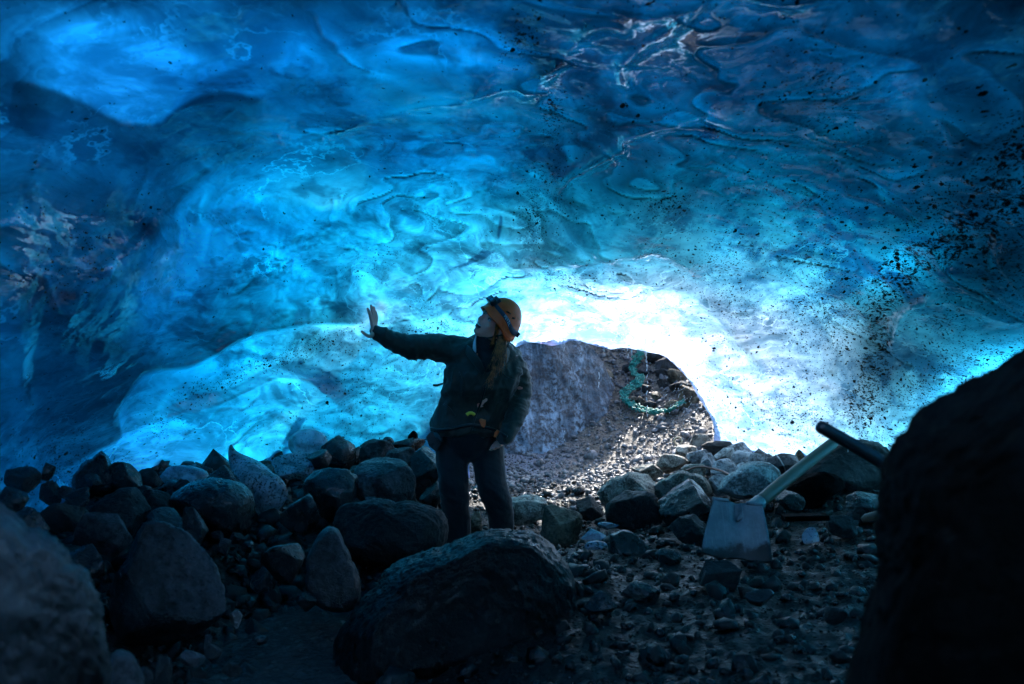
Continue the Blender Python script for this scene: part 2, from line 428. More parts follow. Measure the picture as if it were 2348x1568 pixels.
def L(*pts): return [(a*K, b*K) for a, b in pts]      # polylines read off the 2347 px view
dr = np.zeros(len(az)); dT = np.zeros(len(az)); dirt = np.zeros(len(az)); cloud = np.zeros(len(az))
def ends(par, a=.12): return smooth(0, a, par) * smooth(0, a, 1 - par)
_wx = 9*fbm(np.stack([px*.012, py*.012, 0*px], 1), 3); _wy = 9*fbm(np.stack([px*.012+50, py*.012, 0*px], 1), 3)
def spline(p, n=6):
    p = [p[0]] + list(p) + [p[-1]]; o = []
    for a, b, c, d in zip(p, p[1:], p[2:], p[3:]):
        for k in range(n):
            t = k/n
            o.append(tuple(.5*((2*b[i]) + (-a[i]+c[i])*t + (2*a[i]-5*b[i]+4*c[i]-d[i])*t*t + (-a[i]+3*b[i]-3*c[i]+d[i])*t**3) for i in (0, 1)))
    return o + [p[-1]]
baked_shade = np.zeros(len(az)); wet = np.zeros(len(az))  # first array: light and shade painted into the ice colour, negative brightens
def ledge(poly, sgn, step, w=3.0, fall=60, th=0.0, thfall=None, lip=0.0, a=.12):
    """on side sgn the ice hangs nearer by step (fraction of the range), sharp at the line, fading over fall px"""
    global dr, dT, baked_shade, wet
    d, s, par = polydist(px+_wx, py+_wy, spline(poly)); e = ends(par, max(a, .1))
    w = w*1.5; step = step*.5; lip = lip*1.5; th = th*1.3
    sd_ = d * s * sgn
    dr -= e * step * smooth(-w, w, sd_) * np.exp(-np.maximum(sd_, 0) / fall)
    if lip: dr -= e * lip * 1.3 * np.exp(-(sd_/ (w*1.2))**2); wet = wet + e * np.exp(-(sd_/8)**2) * min(1, lip*45)
    if th:
        q_ = e * th * smooth(-w*.8, w*.8, sd_) * np.exp(-np.maximum(sd_, 0) / (thfall or fall)); dT += .5*q_; baked_shade += .55*q_  # also paints a shaded side along the line into the tone
def ridge(poly, h, w=4, a=.2):
    global dr
    d, s, par = polydist(px+_wx, py+_wy, spline(poly)); dr -= ends(par, a) * h * np.exp(-(d/w)**2)
def blob_(arr, x, y, rx, ry, v, rot=0, pw=1):
    c, s_ = math.cos(math.radians(rot)), math.sin(math.radians(rot)); x *= K; y *= K; rx *= K; ry *= K
    u = ((px-x)*c + (py-y)*s_) / rx; t = (-(px-x)*s_ + (py-y)*c) / ry
    arr += v * np.exp(-(u*u + t*t)**pw)

# ---- left: near slab, dark hanging wall, bright lower ice
ledge(L((90,650),(60,800),(62,900),(80,990),(105,1100),(60,1140),(-60,1150)), 1, .13, 2.5, 120, th=-.25, lip=.01, a=.05)
ledge(L((118,1095),(270,1010),(268,950),(290,900),(330,865),(400,850),(440,845),(500,815),(560,775),(640,752),(740,742),(860,735)), -1, .10, 2.2, 90, th=1.7, thfall=55, lip=.008, a=.06)
ledge(L((275,800),(310,650),(330,600),(400,480),(480,410),(560,372),(700,355)), -1, .07, 4, 70, th=.75, thfall=60, a=.15)
ledge(L((240,1000),(400,945),(480,925),(560,890),(620,865),(700,870),(760,900),(820,960)), 1, .035, 2.5, 60, lip=.006)
ledge(L((360,1000),(350,960),(400,900),(440,880)), 1, .02, 2, 30)
ledge(L((0,185),(100,205),(180,235),(270,275),(360,285),(420,245),(520,215),(640,240)), 1, .06, 3, 80, th=1.6, thfall=70, a=.06)
ledge(L((400,250),(470,190),(560,150),(620,160),(700,190)), 1, .04, 3, 50, th=.5)
ledge(L((690,335),(850,277),(900,264),(1010,241),(1090,226),(1190,208),(1280,215)), 1, .045, 2.5, 60, th=.25, lip=.012)
ledge(L((860,100),(1000,85),(1110,62),(1190,105),(1228,165)), 1, .05, 5, 60, th=.25)
ledge(L((1120,50),(1170,90),(1230,150),(1225,190)), -1, .05, 5, 60, th=1.0)
ledge(L((870,262),(780,200),(700,180),(600,215),(480,280)), -1, .03, 4, 50, th=.4)
ledge(L((470,440),(600,400),(720,370),(850,420),(960,470),(1050,560),(1180,620)), -1, .028, 3, 60, th=.3)
ledge(L((780,400),(900,420),(1020,510),(1150,590)), 1, .02, 2.5, 40, th=.2)
ledge(L((560,800),(640,752),(700,770),(780,735)), 1, .02, 2, 30)
# ---- centre and right ceiling
ledge(L((1270,465),(1300,425),(1330,400),(1395,368),(1418,352),(1420,332),(1450,318),(1520,293),(1605,278),(1680,300)), -1, .05, 2.2, 90, th=.2, lip=.014)
ledge(L((1450,230),(1432,180),(1440,150),(1490,105),(1560,60),(1600,20),(1640,-20)), -1, .06, 4, 90, lip=.02)
ledge(L((1180,240),(1250,190),(1320,110),(1390,75),(1470,90)), -1, .03, 4, 60, th=.3, lip=.014)
ledge(L((1660,-30),(1730,8),(1820,12),(1900,-5)), -1, .05, 3, 60, lip=.016)
ledge(L((1180,470),(1230,560),(1225,640)), -1, .03, 4, 50)
ledge(L((1130,640),(1200,612),(1330,606),(1440,598),(1500,585),(1570,612),(1620,640)), -1, .07, 2.4, 70, th=.9, thfall=34, lip=.01)
ledge(L((1190,690),(1240,668),(1330,652),(1480,650),(1560,664),(1610,690),(1660,745),(1720,820),(1760,880)), -1, .04, 2.2, 50, th=.8, thfall=36, lip=.01)
ledge(L((1690,640),(1800,640),(1880,668),(1960,715),(2000,790)), -1, .035, 2.4, 60, th=.5)
ledge(L((1690,350),(1760,385),(1850,440),(1920,480),(1990,590),(2060,650)), 1, .03, 3, 70)
ledge(L((1500,515),(1600,500),(1700,530),(1830,600)), -1, .02, 3, 40)
ledge(L((1860,330),(1880,305),(1930,300),(1950,330)), 1, .03, 2, 20, lip=.006)
ledge(L((1750,130),(1800,105),(1870,110),(1940,150),(1960,220)), 1, .02, 4, 40)
ledge(L((2040,820),(2060,730),(2150,690),(2250,715),(2360,745)), 1, .05, 3, 60, th=-.3, lip=.008)
ledge(L((2000,900),(2100,800),(2180,770),(2300,800)), 1, .02, 3, 40)
ledge(L((2000,630),(2080,540),(2200,480),(2350,440)), -1, .02, 4, 80, th=.5)
ridge(L((1755,560),(1830,640),(1880,720),(1900,800)), .008, 5)
ridge(L((1560,664),(1600,760),(1680,880),(1790,1000)), .012, 9)
for (bx, by, rx_, ry_, h, ro) in ((800,480,70,36,.012,20),(660,620,110,50,.012,-20),(560,690,60,60,.02,0),(1400,380,50,30,.012,0),
     (1840,160,60,46,.016,0),(2095,170,44,54,.03,0),(1590,430,20,24,.014,30),(240,820,26,44,.03,10),(700,1010,36,24,.012,0),(1700,560,60,60,.012,0),
     (1990,800,30,30,.014,0),(2140,870,24,40,.014,0),(1240,640,50,26,.014,0),(900,560,90,40,.01,10),(1850,740,50,60,.012,0),(470,600,50,90,.012,15)):
    blob_(dr, bx, by, rx_, ry_, -h, ro, 2)
# streaks of thicker or thinner ice
for (bx, by, rx_, ry_, v, ro) in ((190,95,150,45,-.25,10),(330,150,120,60,-.35,0),(840,130,120,30,-.25,-20),(1040,170,90,60,-.25,0),(800,205,130,24,.45,10),
     (950,480,60,60,-.2,20),(850,440,50,18,.5,0),(880,600,60,20,.35,15),(780,300,160,24,.4,-12),(2085,160,28,26,-1.5,0),(2040,190,40,20,-.8,0),(1660,280,60,70,.5,0),
     (1350,230,90,90,.5,0),(1290,470,60,80,.4,0),(1900,500,50,30,-.8,0),(2090,530,60,30,-.8,20),(1790,440,60,30,-.5,0),(1990,360,60,30,.8,0),
     (500,720,120,40,.9,-35),(620,790,150,16,1.1,-12),(420,330,90,50,.8,-30),(640,290,90,26,.5,-15),(230,480,90,130,.7,0),(120,240,60,20,1.5,0),
     (2250,580,150,90,1.5,-20),(2010,760,30,60,1.0,0),(1990,830,20,60,1.0,0),(1640,150,90,60,.4,0),(2200,150,150,90,.5,0),(1180,60,50,30,1.5,30),
     (1240,110,30,50,1.2,0),(800,800,30,20,.3,0),(700,870,90,20,.15,-20),(900,830,30,80,-.1,0)):
    blob_(dT, bx, by, rx_, ry_, v, ro)
# ---- dirt bands
for (bx, by, rx_, ry_, v, ro) in ((1265,250,20,70,1.9,0),(1240,400,60,26,1.2,0),(1225,490,22,70,1.3,0),(1260,470,80,30,.6,0),(1500,470,70,34,.9,0),(1830,470,80,60,.9,0),(1900,240,120,70,.6,20),
     (2060,620,50,80,1.2,20),(2180,560,200,50,1.3,-30),(2020,790,24,60,1.8,0),(1990,860,30,70,1.5,10),(2260,500,70,110,1.3,0),(2330,370,50,90,1.6,0),(1870,170,130,40,.6,50),
     (1990,1000,60,60,.6,0),(1760,900,120,70,.5,40),(1950,700,140,90,.7,20),(1270,630,60,20,.9,20),(1400,700,60,16,.6,0),(1700,560,160,50,.6,0),
     (620,830,170,22,1.1,-20),(500,890,80,16,.8,-28),(900,790,140,30,.6,-12),(1000,750,120,18,.7,-8),(960,700,30,10,.8,0),(860,600,80,22,.6,-15),(700,740,60,10,.6,0),
     (360,980,40,22,.7,0),(860,860,140,60,.35,0),(780,960,160,60,.3,0),(240,1060,120,30,.8,-20),(150,600,90,90,.5,0),(150,1050,60,80,.7,0),(60,1050,50,50,.5,0),
     (1195,85,36,50,1.8,20),(1340,650,120,30,.5,10),(1290,740,30,10,1.2,0),(2150,720,60,30,.8,0),(2220,850,80,60,.7,0),(1600,900,80,60,.2,0),
     (1960,940,60,50,.8,0),(1650,700,200,80,.35,0),(1830,960,120,60,.5,0),(1570,160,30,30,.1,0),(2100,900,80,40,.6,-30)):
    blob_(dirt, bx, by, rx_, ry_, v, ro)
for (bx, by, rx_, ry_, v, ro) in ((1900,640,300,120,.8,20),(2050,560,200,120,.7,20),(1600,560,200,60,.5,0),(2000,900,200,140,.7,0),(1850,350,250,180,.35,0)):
    blob_(cloud, bx, by, rx_, ry_, v, ro)

for (bx, by, rx_, ry_, v) in ((170,520,110,60,.7),(290,640,34,120,1.0),(60,600,40,100,.6),(380,620,40,60,.7),(480,370,70,50,.8),(480,60,60,60,1.0),(250,840,40,80,1.0),(130,380,60,60,.6),
     (1400,80,140,60,.9),(1560,80,80,60,.8),(1490,570,70,20,.9),(1980,700,60,60,.3),(600,300,80,60,.5),(420,260,60,60,.5),(160,700,60,60,.7)):
    blob_(wet, bx, by, rx_, ry_, v)
P0 = D * r0[:, None] + CAM
# natural relief, warped so the hollows run along the flow
wv = np.stack([fbm(P0*.9 + 5, 3), fbm(P0*.9 + 21, 3), fbm(P0*.9 + 40, 3)], 1)
ps = P0 * np.array([1.0, .42, 1.5]) + wv * .7
n1 = ridged(ps * .8, 3)
n2 = ridged(ps * 2.4 + 9, 3, .45)
n3 = fbm(ps * 6 + wv * 2, 3)
n4 = ridged((P0*np.array([1, .45, 1]) + wv*.25) * 11, 2)
f1a, f1b = worley(ps*np.array([1.6, 1.6, 1.1]) + wv*.5); f2a, f2b = worley((P0*np.array([1, .42, 1]) + wv*.22)*np.array([4.2, 4.2, 3.8]))
low = smooth(320, 390, py) * (px < 520) * smooth(520, 480, px)
fade = 1 - .55*smooth(470, 640, px)*smooth(250, 330, py)*(1-low) - .75*low
dr += fade*(-.042*(n1-.4) + (.3 + .7*smooth(60, 230, px))*(-.013*(n2-.4) + .004*n3 - .0008*(n4-.4)))
dr += fade*(.030*(.62 - f1a) + .012*(.2 + .8*smooth(60, 230, px))*(.6 - f2a)*smooth(-.35, .25, n3))
G = (D * r0[:, None]).reshape(ne, na, 3)
du = np.roll(G, -1, 1) - np.roll(G, 1, 1); dv_ = np.gradient(G, axis=0)
Nn = np.cross(du, dv_).reshape(-1, 3); Nn /= np.linalg.norm(Nn, axis=1)[:, None] + 1e-12
sgn = np.sign((Nn * D).sum(1)); Nn *= sgn[:, None]
cosi = np.abs((Nn * D).sum(1)) / np.linalg.norm(D, axis=1)
dr *= np.clip(1.9*cosi, .22, 1)*(.5 + .5*smooth(40, 160, px))
def saw(g, j=.90):
    t = g - np.floor(g); return t / j * (1 - smooth(j, 1.0, t)) if False else np.where(t < j, t/j, 1 - smooth(j, 1.0, t))
fg = fbm(ps*np.array([.85, .85, .6]) + wv*.5 + 31, 3)*1.9 + P0[:, 2]*1.5 + P0[:, 0]*.35
fm = smooth(-.25, .30, fbm(ps*1.1 + 77, 2))
s1_ = saw(fg*1.5)
fg2 = fbm(ps*np.array([1.9, 1.9, 1.5]) + wv*.9 + 91, 3)*1.7 + P0[:, 2]*2.0 - P0[:, 0]*.7
fm2 = smooth(-.10, .35, fbm(ps*2.0 + 17, 2)); s2_ = saw(fg2*2.2)
lf = .35 + .65*smooth(60, 220, px)
dr -= lf*fade*(.020*(s1_-.5)*fm + .007*(s2_-.5)*fm2)
baked_shade += fade*(.95*(s1_-.5)*fm + .40*(s2_-.5)*fm2)  # fold shading painted into the ice tone
rr = r0 * (1 + dr)
def _blur(a, k):
    for _ in range(k):
        a = (np.roll(a, 1, 1) + np.roll(a, -1, 1) + 2*a)/4
        a[1:-1] = (a[:-2] + a[2:] + 2*a[1:-1])/4
    return a
for _pass in range(3):                                     # relax any spot where the ice would face the sky
    _G = (D * rr[:, None]).reshape(ne, na, 3); _n = np.cross(np.roll(_G, -1, 1) - np.roll(_G, 1, 1), np.gradient(_G, axis=0)).reshape(-1, 3)
    _n /= np.linalg.norm(_n, axis=1)[:, None] + 1e-12; _n *= np.sign((_n*D).sum(1))[:, None]
    _m = _blur((smooth(.10, -.15, _n @ np.array([sd.x, sd.y, sd.z]))).reshape(ne, na), 8); _m = np.clip(_m*2.5, 0, 1)
    _r = rr.reshape(ne, na); rr = (_r*(1-_m) + _blur(_r.copy(), 22)*_m).ravel()
back2 = smooth(25, 45, np.maximum(np.abs(az)*.8, el)); rr = rr*(1-back2) + (r0*(1 + .03*fbm(P0, 3)))*back2
Pin = D * rr[:, None] + CAM

# opening
OPEN = [(470,480),(468,440),(474,400),(488,372),(505,352),(521,345),(531,342),(541,343.5),(552,346),(563,344),(571,340.5),(580,341),(592,345),(604,348),(611,349.5),
        (622,347.5),(633,349),(646,352),(659,354),(667,358),(674,364),(682,372),(689,380),(694,389),(698,397),(704,406),(709,414),(713,423),(714.5,432),(713,445),(716,470),(716,540),(470,540)]
op = np.array(OPEN + [OPEN[0]])
def inside(x, y, poly):
    c = np.zeros(len(x), bool); n = len(poly) - 1
    for i in range(n):
        x1, y1 = poly[i]; x2, y2 = poly[i+1]
        m = (y1 > y) != (y2 > y)
        xi = (x2-x1) * (y-y1) / (y2-y1 if y2 != y1 else 1e-9) + x1
        c ^= m & (x < xi)
    return c
vin = inside(px, py, op) & front
idx = np.arange(na*ne).reshape(ne, na)
right = np.roll(idx, -1, axis=1)
fa = np.stack([idx[:-1].ravel(), right[:-1].ravel(), right[1:].ravel(), idx[1:].ravel()], 1)   # seen from inside
cut = vin[fa].sum(1) >= 2
keep = fa[~cut]
# snap the rim to the outline
used = np.zeros(na*ne, bool); used[keep.ravel()] = True
cutv = np.zeros(na*ne, bool); cutv[fa[cut].ravel()] = True
rim = used & cutv
ri = np.where(rim)[0]
bx = np.full(len(ri), 1e9); sx_ = px[ri].copy(); sy_ = py[ri].copy()
for a, b in zip(op[:-1], op[1:]):
    ex, ey = b - a; l2 = ex*ex + ey*ey
    t = np.clip(((px[ri]-a[0])*ex + (py[ri]-a[1])*ey)/l2, 0, 1); qx, qy = a[0]+t*ex, a[1]+t*ey
    d = np.hypot(px[ri]-qx, py[ri]-qy); m = d < bx
    bx = np.where(m, d, bx); sx_ = np.where(m, qx, sx_); sy_ = np.where(m, qy, sy_)
Yr = Pin[ri, 1]
Pin[ri, 0] = (sx_-512)/F*Yr; Pin[ri, 2] = 1.6 - (sy_-342)/F*Yr

mouthw = np.exp(-(((px-650)/190)**2 + ((py-390)/110)**2))
# outer surface: offset along the normals of the smooth base
baked_shade += .30*dT  # thickness streaks partly painted into the tone as well
_mk = RBF(np.array([to_dir(a, b) for a, b in TONE_P])/30, TONE_V, lam=.003)
_qc = np.stack([np.clip(az, -27.2, 27.2), np.clip(el, -6.4, 18.9)], 1)/30; _mv = _mk(_qc)*(1 - smooth(30, 40, np.abs(az)))*(1 - smooth(21, 30, el)); baked_shade = baked_shade - np.clip(_mv, -3, .75) - .7*np.maximum(smooth(21, 27, el), smooth(90, 120, np.abs(az))*smooth(-8, 4, el))  # brightness map and unseen fill area painted into the ice tone
T_mul = np.exp(-.9*np.clip(_mv - .5, 0, 2.0))  # thins the ice where the brightness map wants more light
# thicker ice where the cloudy bands run: smooth variation of the outer surface
fill_ice = np.maximum(smooth(21, 27, el), smooth(90, 120, np.abs(az))*smooth(-8, 4, el))  # unseen ice overhead and behind, thinned to add fill light on the person
T0 = T0*(1-fill_ice) + .06*fill_ice
T = np.clip(T0 * T_mul * (2.0 - .5*mouthw) * (1 + .5*fbm(P0*1.1 + 60, 3) + (1.1*(n1-.42) + .5*(n2-.42))*(1-.6*mouthw)*(1-.6*low)) * np.exp(np.clip(dT, -1.6, 1.6)*1.0), .04, np.where(np.abs(az) < 34, 2.7, 1.0))
Pout = Pin + Nn * T[:, None]
# the outer skin above the mouth leans out
nv = na*ne
V = np.vstack([Pin, Pout])
def edges(f):
    e = np.concatenate([f[:, [0,1]], f[:, [1,2]], f[:, [2,3]], f[:, [3,0]]]); return e
e = edges(keep); key = np.sort(e, axis=1); kk = key[:, 0].astype(np.int64)*nv + key[:, 1]
u, inv, cnt = np.unique(kk, return_inverse=True, return_counts=True)
be = e[cnt[inv] == 1]
walls = np.stack([be[:, 1], be[:, 0], be[:, 0]+nv, be[:, 1]+nv], 1)
allf = np.concatenate([keep, (keep + nv)[:, ::-1], walls])
usedv = np.zeros(2*nv, bool); usedv[allf.ravel()] = True
remap = np.cumsum(usedv) - 1
outer = np.concatenate([np.zeros(nv), np.ones(nv)])
dirt += .42*smooth(600, 860, px)*smooth(60, 200, py)*front + .06*smooth(480, 640, px)*front
dirt2 = np.concatenate([dirt, dirt*0]); cloud2 = np.concatenate([cloud, cloud*0])
mouth = np.exp(-(((px-620)/170)**2 + ((py-400)/110)**2))
mouth2 = np.concatenate([mouth, mouth*0]); shade_mul = np.concatenate([np.exp(-np.clip(baked_shade, -.7, 3.2)), baked_shade*0])  # painted light and shade as a colour multiplier

def ice_mat():
    N = NM('glacier_ice'); p = N.pos()
    dirt = N.attr('dirt'); cl = N.attr('cloud'); outer = N.attr('outer'); mo = N.attr('mouth')
    p = N.mapping(p, (1.0, .42, 1.0)); flow = N.mapping(p, (1.0, 1.0, 1.5), (0, .35, 0))
    warp = N.noise(flow, 1.5, 3, .5, out='Color')
    wv = N.vmath('ADD', flow, N.vmath('MULTIPLY', warp, (.8, .8, .8)))
    c1 = N.noise(wv, 2.2, 7, .62)                     # cloudy bubbles
    c2 = N.noise(wv, 7, 5, .62, .15)
    c3 = N.noise(N.mapping(wv, (1, 1, 2)), 22, 4, .65, .2)
    cc = N.math('ADD', N.math('MULTIPLY', c1, .55), N.math('ADD', N.math('MULTIPLY', c2, .3), N.math('MULTIPLY', c3, .15)))
    dens = N.ramp(cc, .40, .60, 0, 1)
    dark = N.mixc(dens, (.20, .27, .30), (1, 1, 1))
    fe = N.voro(N.vmath('ADD', wv, N.vmath('MULTIPLY', N.noise(p, 5, 4, .6, out='Color'), (.25, .25, .25))), 2.3, 'SMOOTH_F1')
    dark = N.mixc(N.ramp(fe, .25, .75, 0, .62), dark, (.20, .30, .36))
    pk = N.ramp(N.noise(N.mapping(p, (1, 1, 1.7)), 4.5, 3, .5), .58, .68)            # clear dark windows of bubble free ice
    dark = N.mixc(N.math('MULTIPLY', pk, .55), dark, (.06, .12, .16))
    # bubbly blotches, mostly near the right wall
    bl = N.ramp(N.noise(N.vmath('ADD', p, (3, 1, 7)), 3.6, 8, .68, .3), .43, .58)
    blc = N.mixc(bl, (.05, .22, .36), (1, 1, 1))
    dark = N.mixc(N.math('MULTIPLY', cl, .95, clamp=True), dark, N.mixc(.15, blc, dark))
    # healed cracks and bubble trains
    cv = N.vmath('ADD', wv, N.vmath('MULTIPLY', N.noise(p, 3.5, 5, .65, out='Color'), (.5, .5, .5)))
    ck = N.math('MULTIPLY', N.ramp(N.voro(cv, 1.7, 'DISTANCE_TO_EDGE'), .0, .022, 1, 0), N.ramp(N.noise(p, 2.2, 3, .5), .45, .6))
    ck2 = N.math('MULTIPLY', N.ramp(N.voro(cv, 4.6, 'DISTANCE_TO_EDGE'), .0, .03, 1, 0), N.ramp(N.noise(p, 1.7, 3, .5), .5, .62))
    dark = N.mixc(N.math('MULTIPLY', N.math('MAXIMUM', ck, N.math('MULTIPLY', ck2, .6)), .75), dark, (1, 1, 1))
    # fine black specks of ash, thicker where the dirt bands run
    base = N.math('ADD', N.math('MULTIPLY', dirt, 1.0), .02)
    nz = N.noise(p, 2.6, 5, .6)
    den = N.math('MULTIPLY', base, N.ramp(nz, .35, .66, .4, 1.9))
    vs = N.vmath('ADD', p, N.vmath('MULTIPLY', N.noise(p, 18, 3, .6, out='Color'), (.05, .05, .05)))
    def specks(scale, size, gate):
        nd = N.n('TexVoronoi'); N.i(nd, 'Vector', vs); N.i(nd, 'Scale', scale)
        sc = N.n('SeparateColor'); N.i(sc, 'Color', nd.outputs['Color'])
        on = N.math('LESS_THAN', sc.outputs[0], N.math('MULTIPLY', den, gate))
        rr_ = N.math('MULTIPLY', N.ramp(sc.outputs[1], 0, 1, .35, 1.0, 'LINEAR'), size)
        near = N.math('LESS_THAN', nd.outputs['Distance'], rr_)
        return N.math('MULTIPLY', on, near)
    s1 = specks(30, .32, .26); s2 = specks(56, .36, .55); s3 = specks(105, .40, .7)
    patch = N.ramp(N.math('ADD', N.noise(p, 34, 6, .78, .4), N.math('MULTIPLY', N.math('MINIMUM', dirt, 1.7), .17)), .80, .84)
    sp = N.math('MAXIMUM', N.math('MAXIMUM', s1, s2), N.math('MAXIMUM', s3, patch))
    # relief: fine wet ripples
    h = N.math('ADD', N.math('MULTIPLY', N.noise(wv, 5, 4, .5, .1), 1.0), N.math('MULTIPLY', N.noise(p, 34, 4, .6), .16))
    nb = N.bump(h, .5, .05)
    nb2 = N.bump(N.math('ADD', N.noise(wv, 4.5, 2, .4, .1), N.math('ADD', N.math('MULTIPLY', N.noise(p, 16, 2, .4), .24), N.math('MULTIPLY', N.noise(p, 45, 2, .5), .05))), .6, .05)
    sn = N.n('Attribute'); sn.attribute_name = 'soft'; so_ = N.vmath('ADD', N.vmath('MULTIPLY', sn.outputs['Vector'], (.7, .7, .7)), nb); softn = N.vmath('NORMALIZE', so_)
    tr = N.n('BsdfTranslucent'); cm = N.n('VectorMath'); cm.operation = 'SCALE'; N.set(cm.inputs[0], dark); N.set(cm.inputs['Scale'], N.attr('clear')); dark = cm.outputs[0]; mul = N.n('Mix'); mul.data_type = 'RGBA'; mul.blend_type = 'MULTIPLY'; N.set(mul.inputs[0], 1.0); N.set(mul.inputs[6], dark); N.set(mul.inputs[7], (.92, .775, .98, 1)); N.i(tr, 'Color', mul.outputs[2]); N.i(tr, 'Normal', softn)  # clear attribute carries the painted light and shade into the colour
    df = N.n('BsdfDiffuse'); N.i(df, 'Color', (.03, .10, .16)); N.i(df, 'Normal', nb)
    m1 = N.n('MixShader'); N.i(m1, 0, .06); N.t.links.new(tr.outputs[0], m1.inputs[1]); N.t.links.new(df.outputs[0], m1.inputs[2])
    ash = N.n('BsdfDiffuse'); N.i(ash, 'Color', (.012, .012, .012))
    m2 = N.n('MixShader'); N.i(m2, 0, sp); N.t.links.new(m1.outputs[0], m2.inputs[1]); N.t.links.new(ash.outputs[0], m2.inputs[2])
    gl = N.n('BsdfGlossy'); N.i(gl, 'Roughness', N.ramp(c2, .3, .7, .02, .07)); N.i(gl, 'Normal', nb2); N.i(gl, 'Color', (1, 1, 1))
    fr = N.n('Fresnel'); N.i(fr, 'IOR', 1.33); N.i(fr, 'Normal', nb2)
    m3 = N.n('MixShader'); N.i(m3, 0, N.math('MULTIPLY', fr.outputs[0], N.math('ADD', .10, N.math('MULTIPLY', N.math('MINIMUM', N.attr('wet'), 1.0), N.ramp(N.noise(p, 3.5, 4, .6), .40, .56, .25, 1.4))))); N.t.links.new(m2.outputs[0], m3.inputs[1]); N.t.links.new(gl.outputs[0], m3.inputs[2])
    tp_ = N.n('BsdfTransparent')
    m4 = N.n('MixShader'); N.i(m4, 0, N.math('GREATER_THAN', outer, .5)); N.t.links.new(m3.outputs[0], m4.inputs[1]); N.t.links.new(tp_.outputs[0], m4.inputs[2])
    N.t.links.new(m4.outputs[0], N.out.inputs['Surface'])
    va = N.n('VolumeAbsorption'); N.i(va, 'Color', ICE_COL); N.i(va, 'Density', ICE_DEN)
    N.t.links.new(va.outputs[0], N.out.inputs['Volume'])
    return N.m
ICE_DEN = 3.2; ICE_COL = (.0, .785, .855)
M_ICE = ice_mat()
Nin = -Nn*1.0; Sn = np.vstack([Nin, Nin])[usedv]
cave = mesh_obj('ice_cave', V[usedv], remap[allf], M_ICE, attrs={'outer': outer[usedv], 'dirt': dirt2[usedv], 'cloud': cloud2[usedv], 'mouth': mouth2[usedv], 'clear': shade_mul[usedv], 'wet': np.concatenate([wet, wet*0])[usedv]})
_a = cave.data.attributes.new('soft', 'FLOAT_VECTOR', 'POINT'); _a.data.foreach_set('vector', Sn.astype(np.float32).ravel())
tag(cave, kind='structure')
# ================================================================== rock materials
def rock_mat(name, c0, c1, rough=(.35, .75), scale=1.0, spec=.4, veins=None, bump=.7, mud=None, coat=0):
    N = NM(name); p = N.vmath('ADD', N.obj(), N.vmath('MULTIPLY', N.n('ObjectInfo').outputs['Location'], (1.7, 1.3, 1.9)))
    n1 = N.noise(p, 5*scale, 7, .65); n2 = N.noise(p, 42*scale, 6, .7); n3 = N.noise(p, 150*scale, 3, .6)
    f = N.math('ADD', N.math('MULTIPLY', n1, .55), N.math('MULTIPLY', n2, .45))
    c = N.mixc(N.ramp(f, .41, .59), tuple(x*.5 for x in c0), tuple(min(.8, x*1.35) for x in c1))
    rnd = N.n('ObjectInfo').outputs['Random']
    c = N.mixc(N.math('MULTIPLY', rnd, .35), c, tuple(x*.45 for x in c0))
    pit = N.ramp(N.voro(p, 70*scale), .05, .3, 0, 1)
    c = N.mixc(N.math('MULTIPLY', N.math('SUBTRACT', 1.0, pit), .4), c, tuple(x*.5 for x in c0))
    if veins:
        sp = N.n('SeparateXYZ'); N.i(sp, 'Vector', N.vmath('ADD', N.obj(), N.vmath('MULTIPLY', N.noise(p, 9, 3, out='Color'), (.012, .012, .012))))
        a = N.math('LESS_THAN', N.math('ABSOLUTE', N.math('ADD', N.math('MULTIPLY', sp.outputs[0], .9), N.math('SUBTRACT', N.math('MULTIPLY', sp.outputs[2], .45), .055))), .0045)
        b = N.math('LESS_THAN', N.math('ABSOLUTE', N.math('ADD', N.math('MULTIPLY', sp.outputs[0], -.4), N.math('SUBTRACT', sp.outputs[2], .085))), .005)
        c = N.mixc(N.math('MAXIMUM', a, b), c, veins)
    if mud:
        g = N.n('SeparateXYZ'); N.i(g, 'Vector', N.n('NewGeometry').outputs['Normal'])
        mk = N.math('MULTIPLY', N.ramp(g.outputs[2], .2, .8), N.ramp(N.noise(p, 7, 6, .7), .42, .56)); c = N.mixc(mk, c, mud)
    h = N.math('ADD', N.math('MULTIPLY', n1, .5), N.math('ADD', N.math('MULTIPLY', n2, .55), N.math('MULTIPLY', n3, .16)))
    h = N.math('ADD', h, N.math('ADD', N.math('MULTIPLY', pit, .12), N.math('MULTIPLY', N.voro(p, 11*scale), .45)))
    nd = N.princ(Base_Color=c, Roughness=N.ramp(N.noise(p, 14*scale, 5, .7), .3, .7, rough[0], rough[1]), Normal=N.bump(h, min(1, bump*1.3), .035))
    N.i(nd, 'Specular IOR Level', spec); N.i(nd, 'Coat Weight', coat); N.i(nd, 'Coat Roughness', .15)
    return N.m
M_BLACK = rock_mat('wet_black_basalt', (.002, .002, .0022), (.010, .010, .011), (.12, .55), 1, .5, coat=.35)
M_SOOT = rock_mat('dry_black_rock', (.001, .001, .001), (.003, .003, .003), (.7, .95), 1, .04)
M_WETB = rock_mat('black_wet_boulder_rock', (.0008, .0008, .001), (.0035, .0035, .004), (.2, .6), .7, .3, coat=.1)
M_DARK = rock_mat('dark_grey_rock', (.003, .003, .0035), (.020, .021, .022), (.35, .8), 1, .4)
M_GREY = rock_mat('grey_rock', (.010, .010, .011), (.055, .055, .06), (.45, .85), 1, .35)
M_PALE = rock_mat('pale_grey_rock', (.26, .25, .24), (.62, .60, .56), (.5, .9), 1.2, .3)
M_COB_LIT = rock_mat('lit_grey_cobble', (.12, .12, .125), (.42, .42, .43), (.45, .85), 1, .35)  # grey rock made paler: sunlight on the cobbles put into the colour
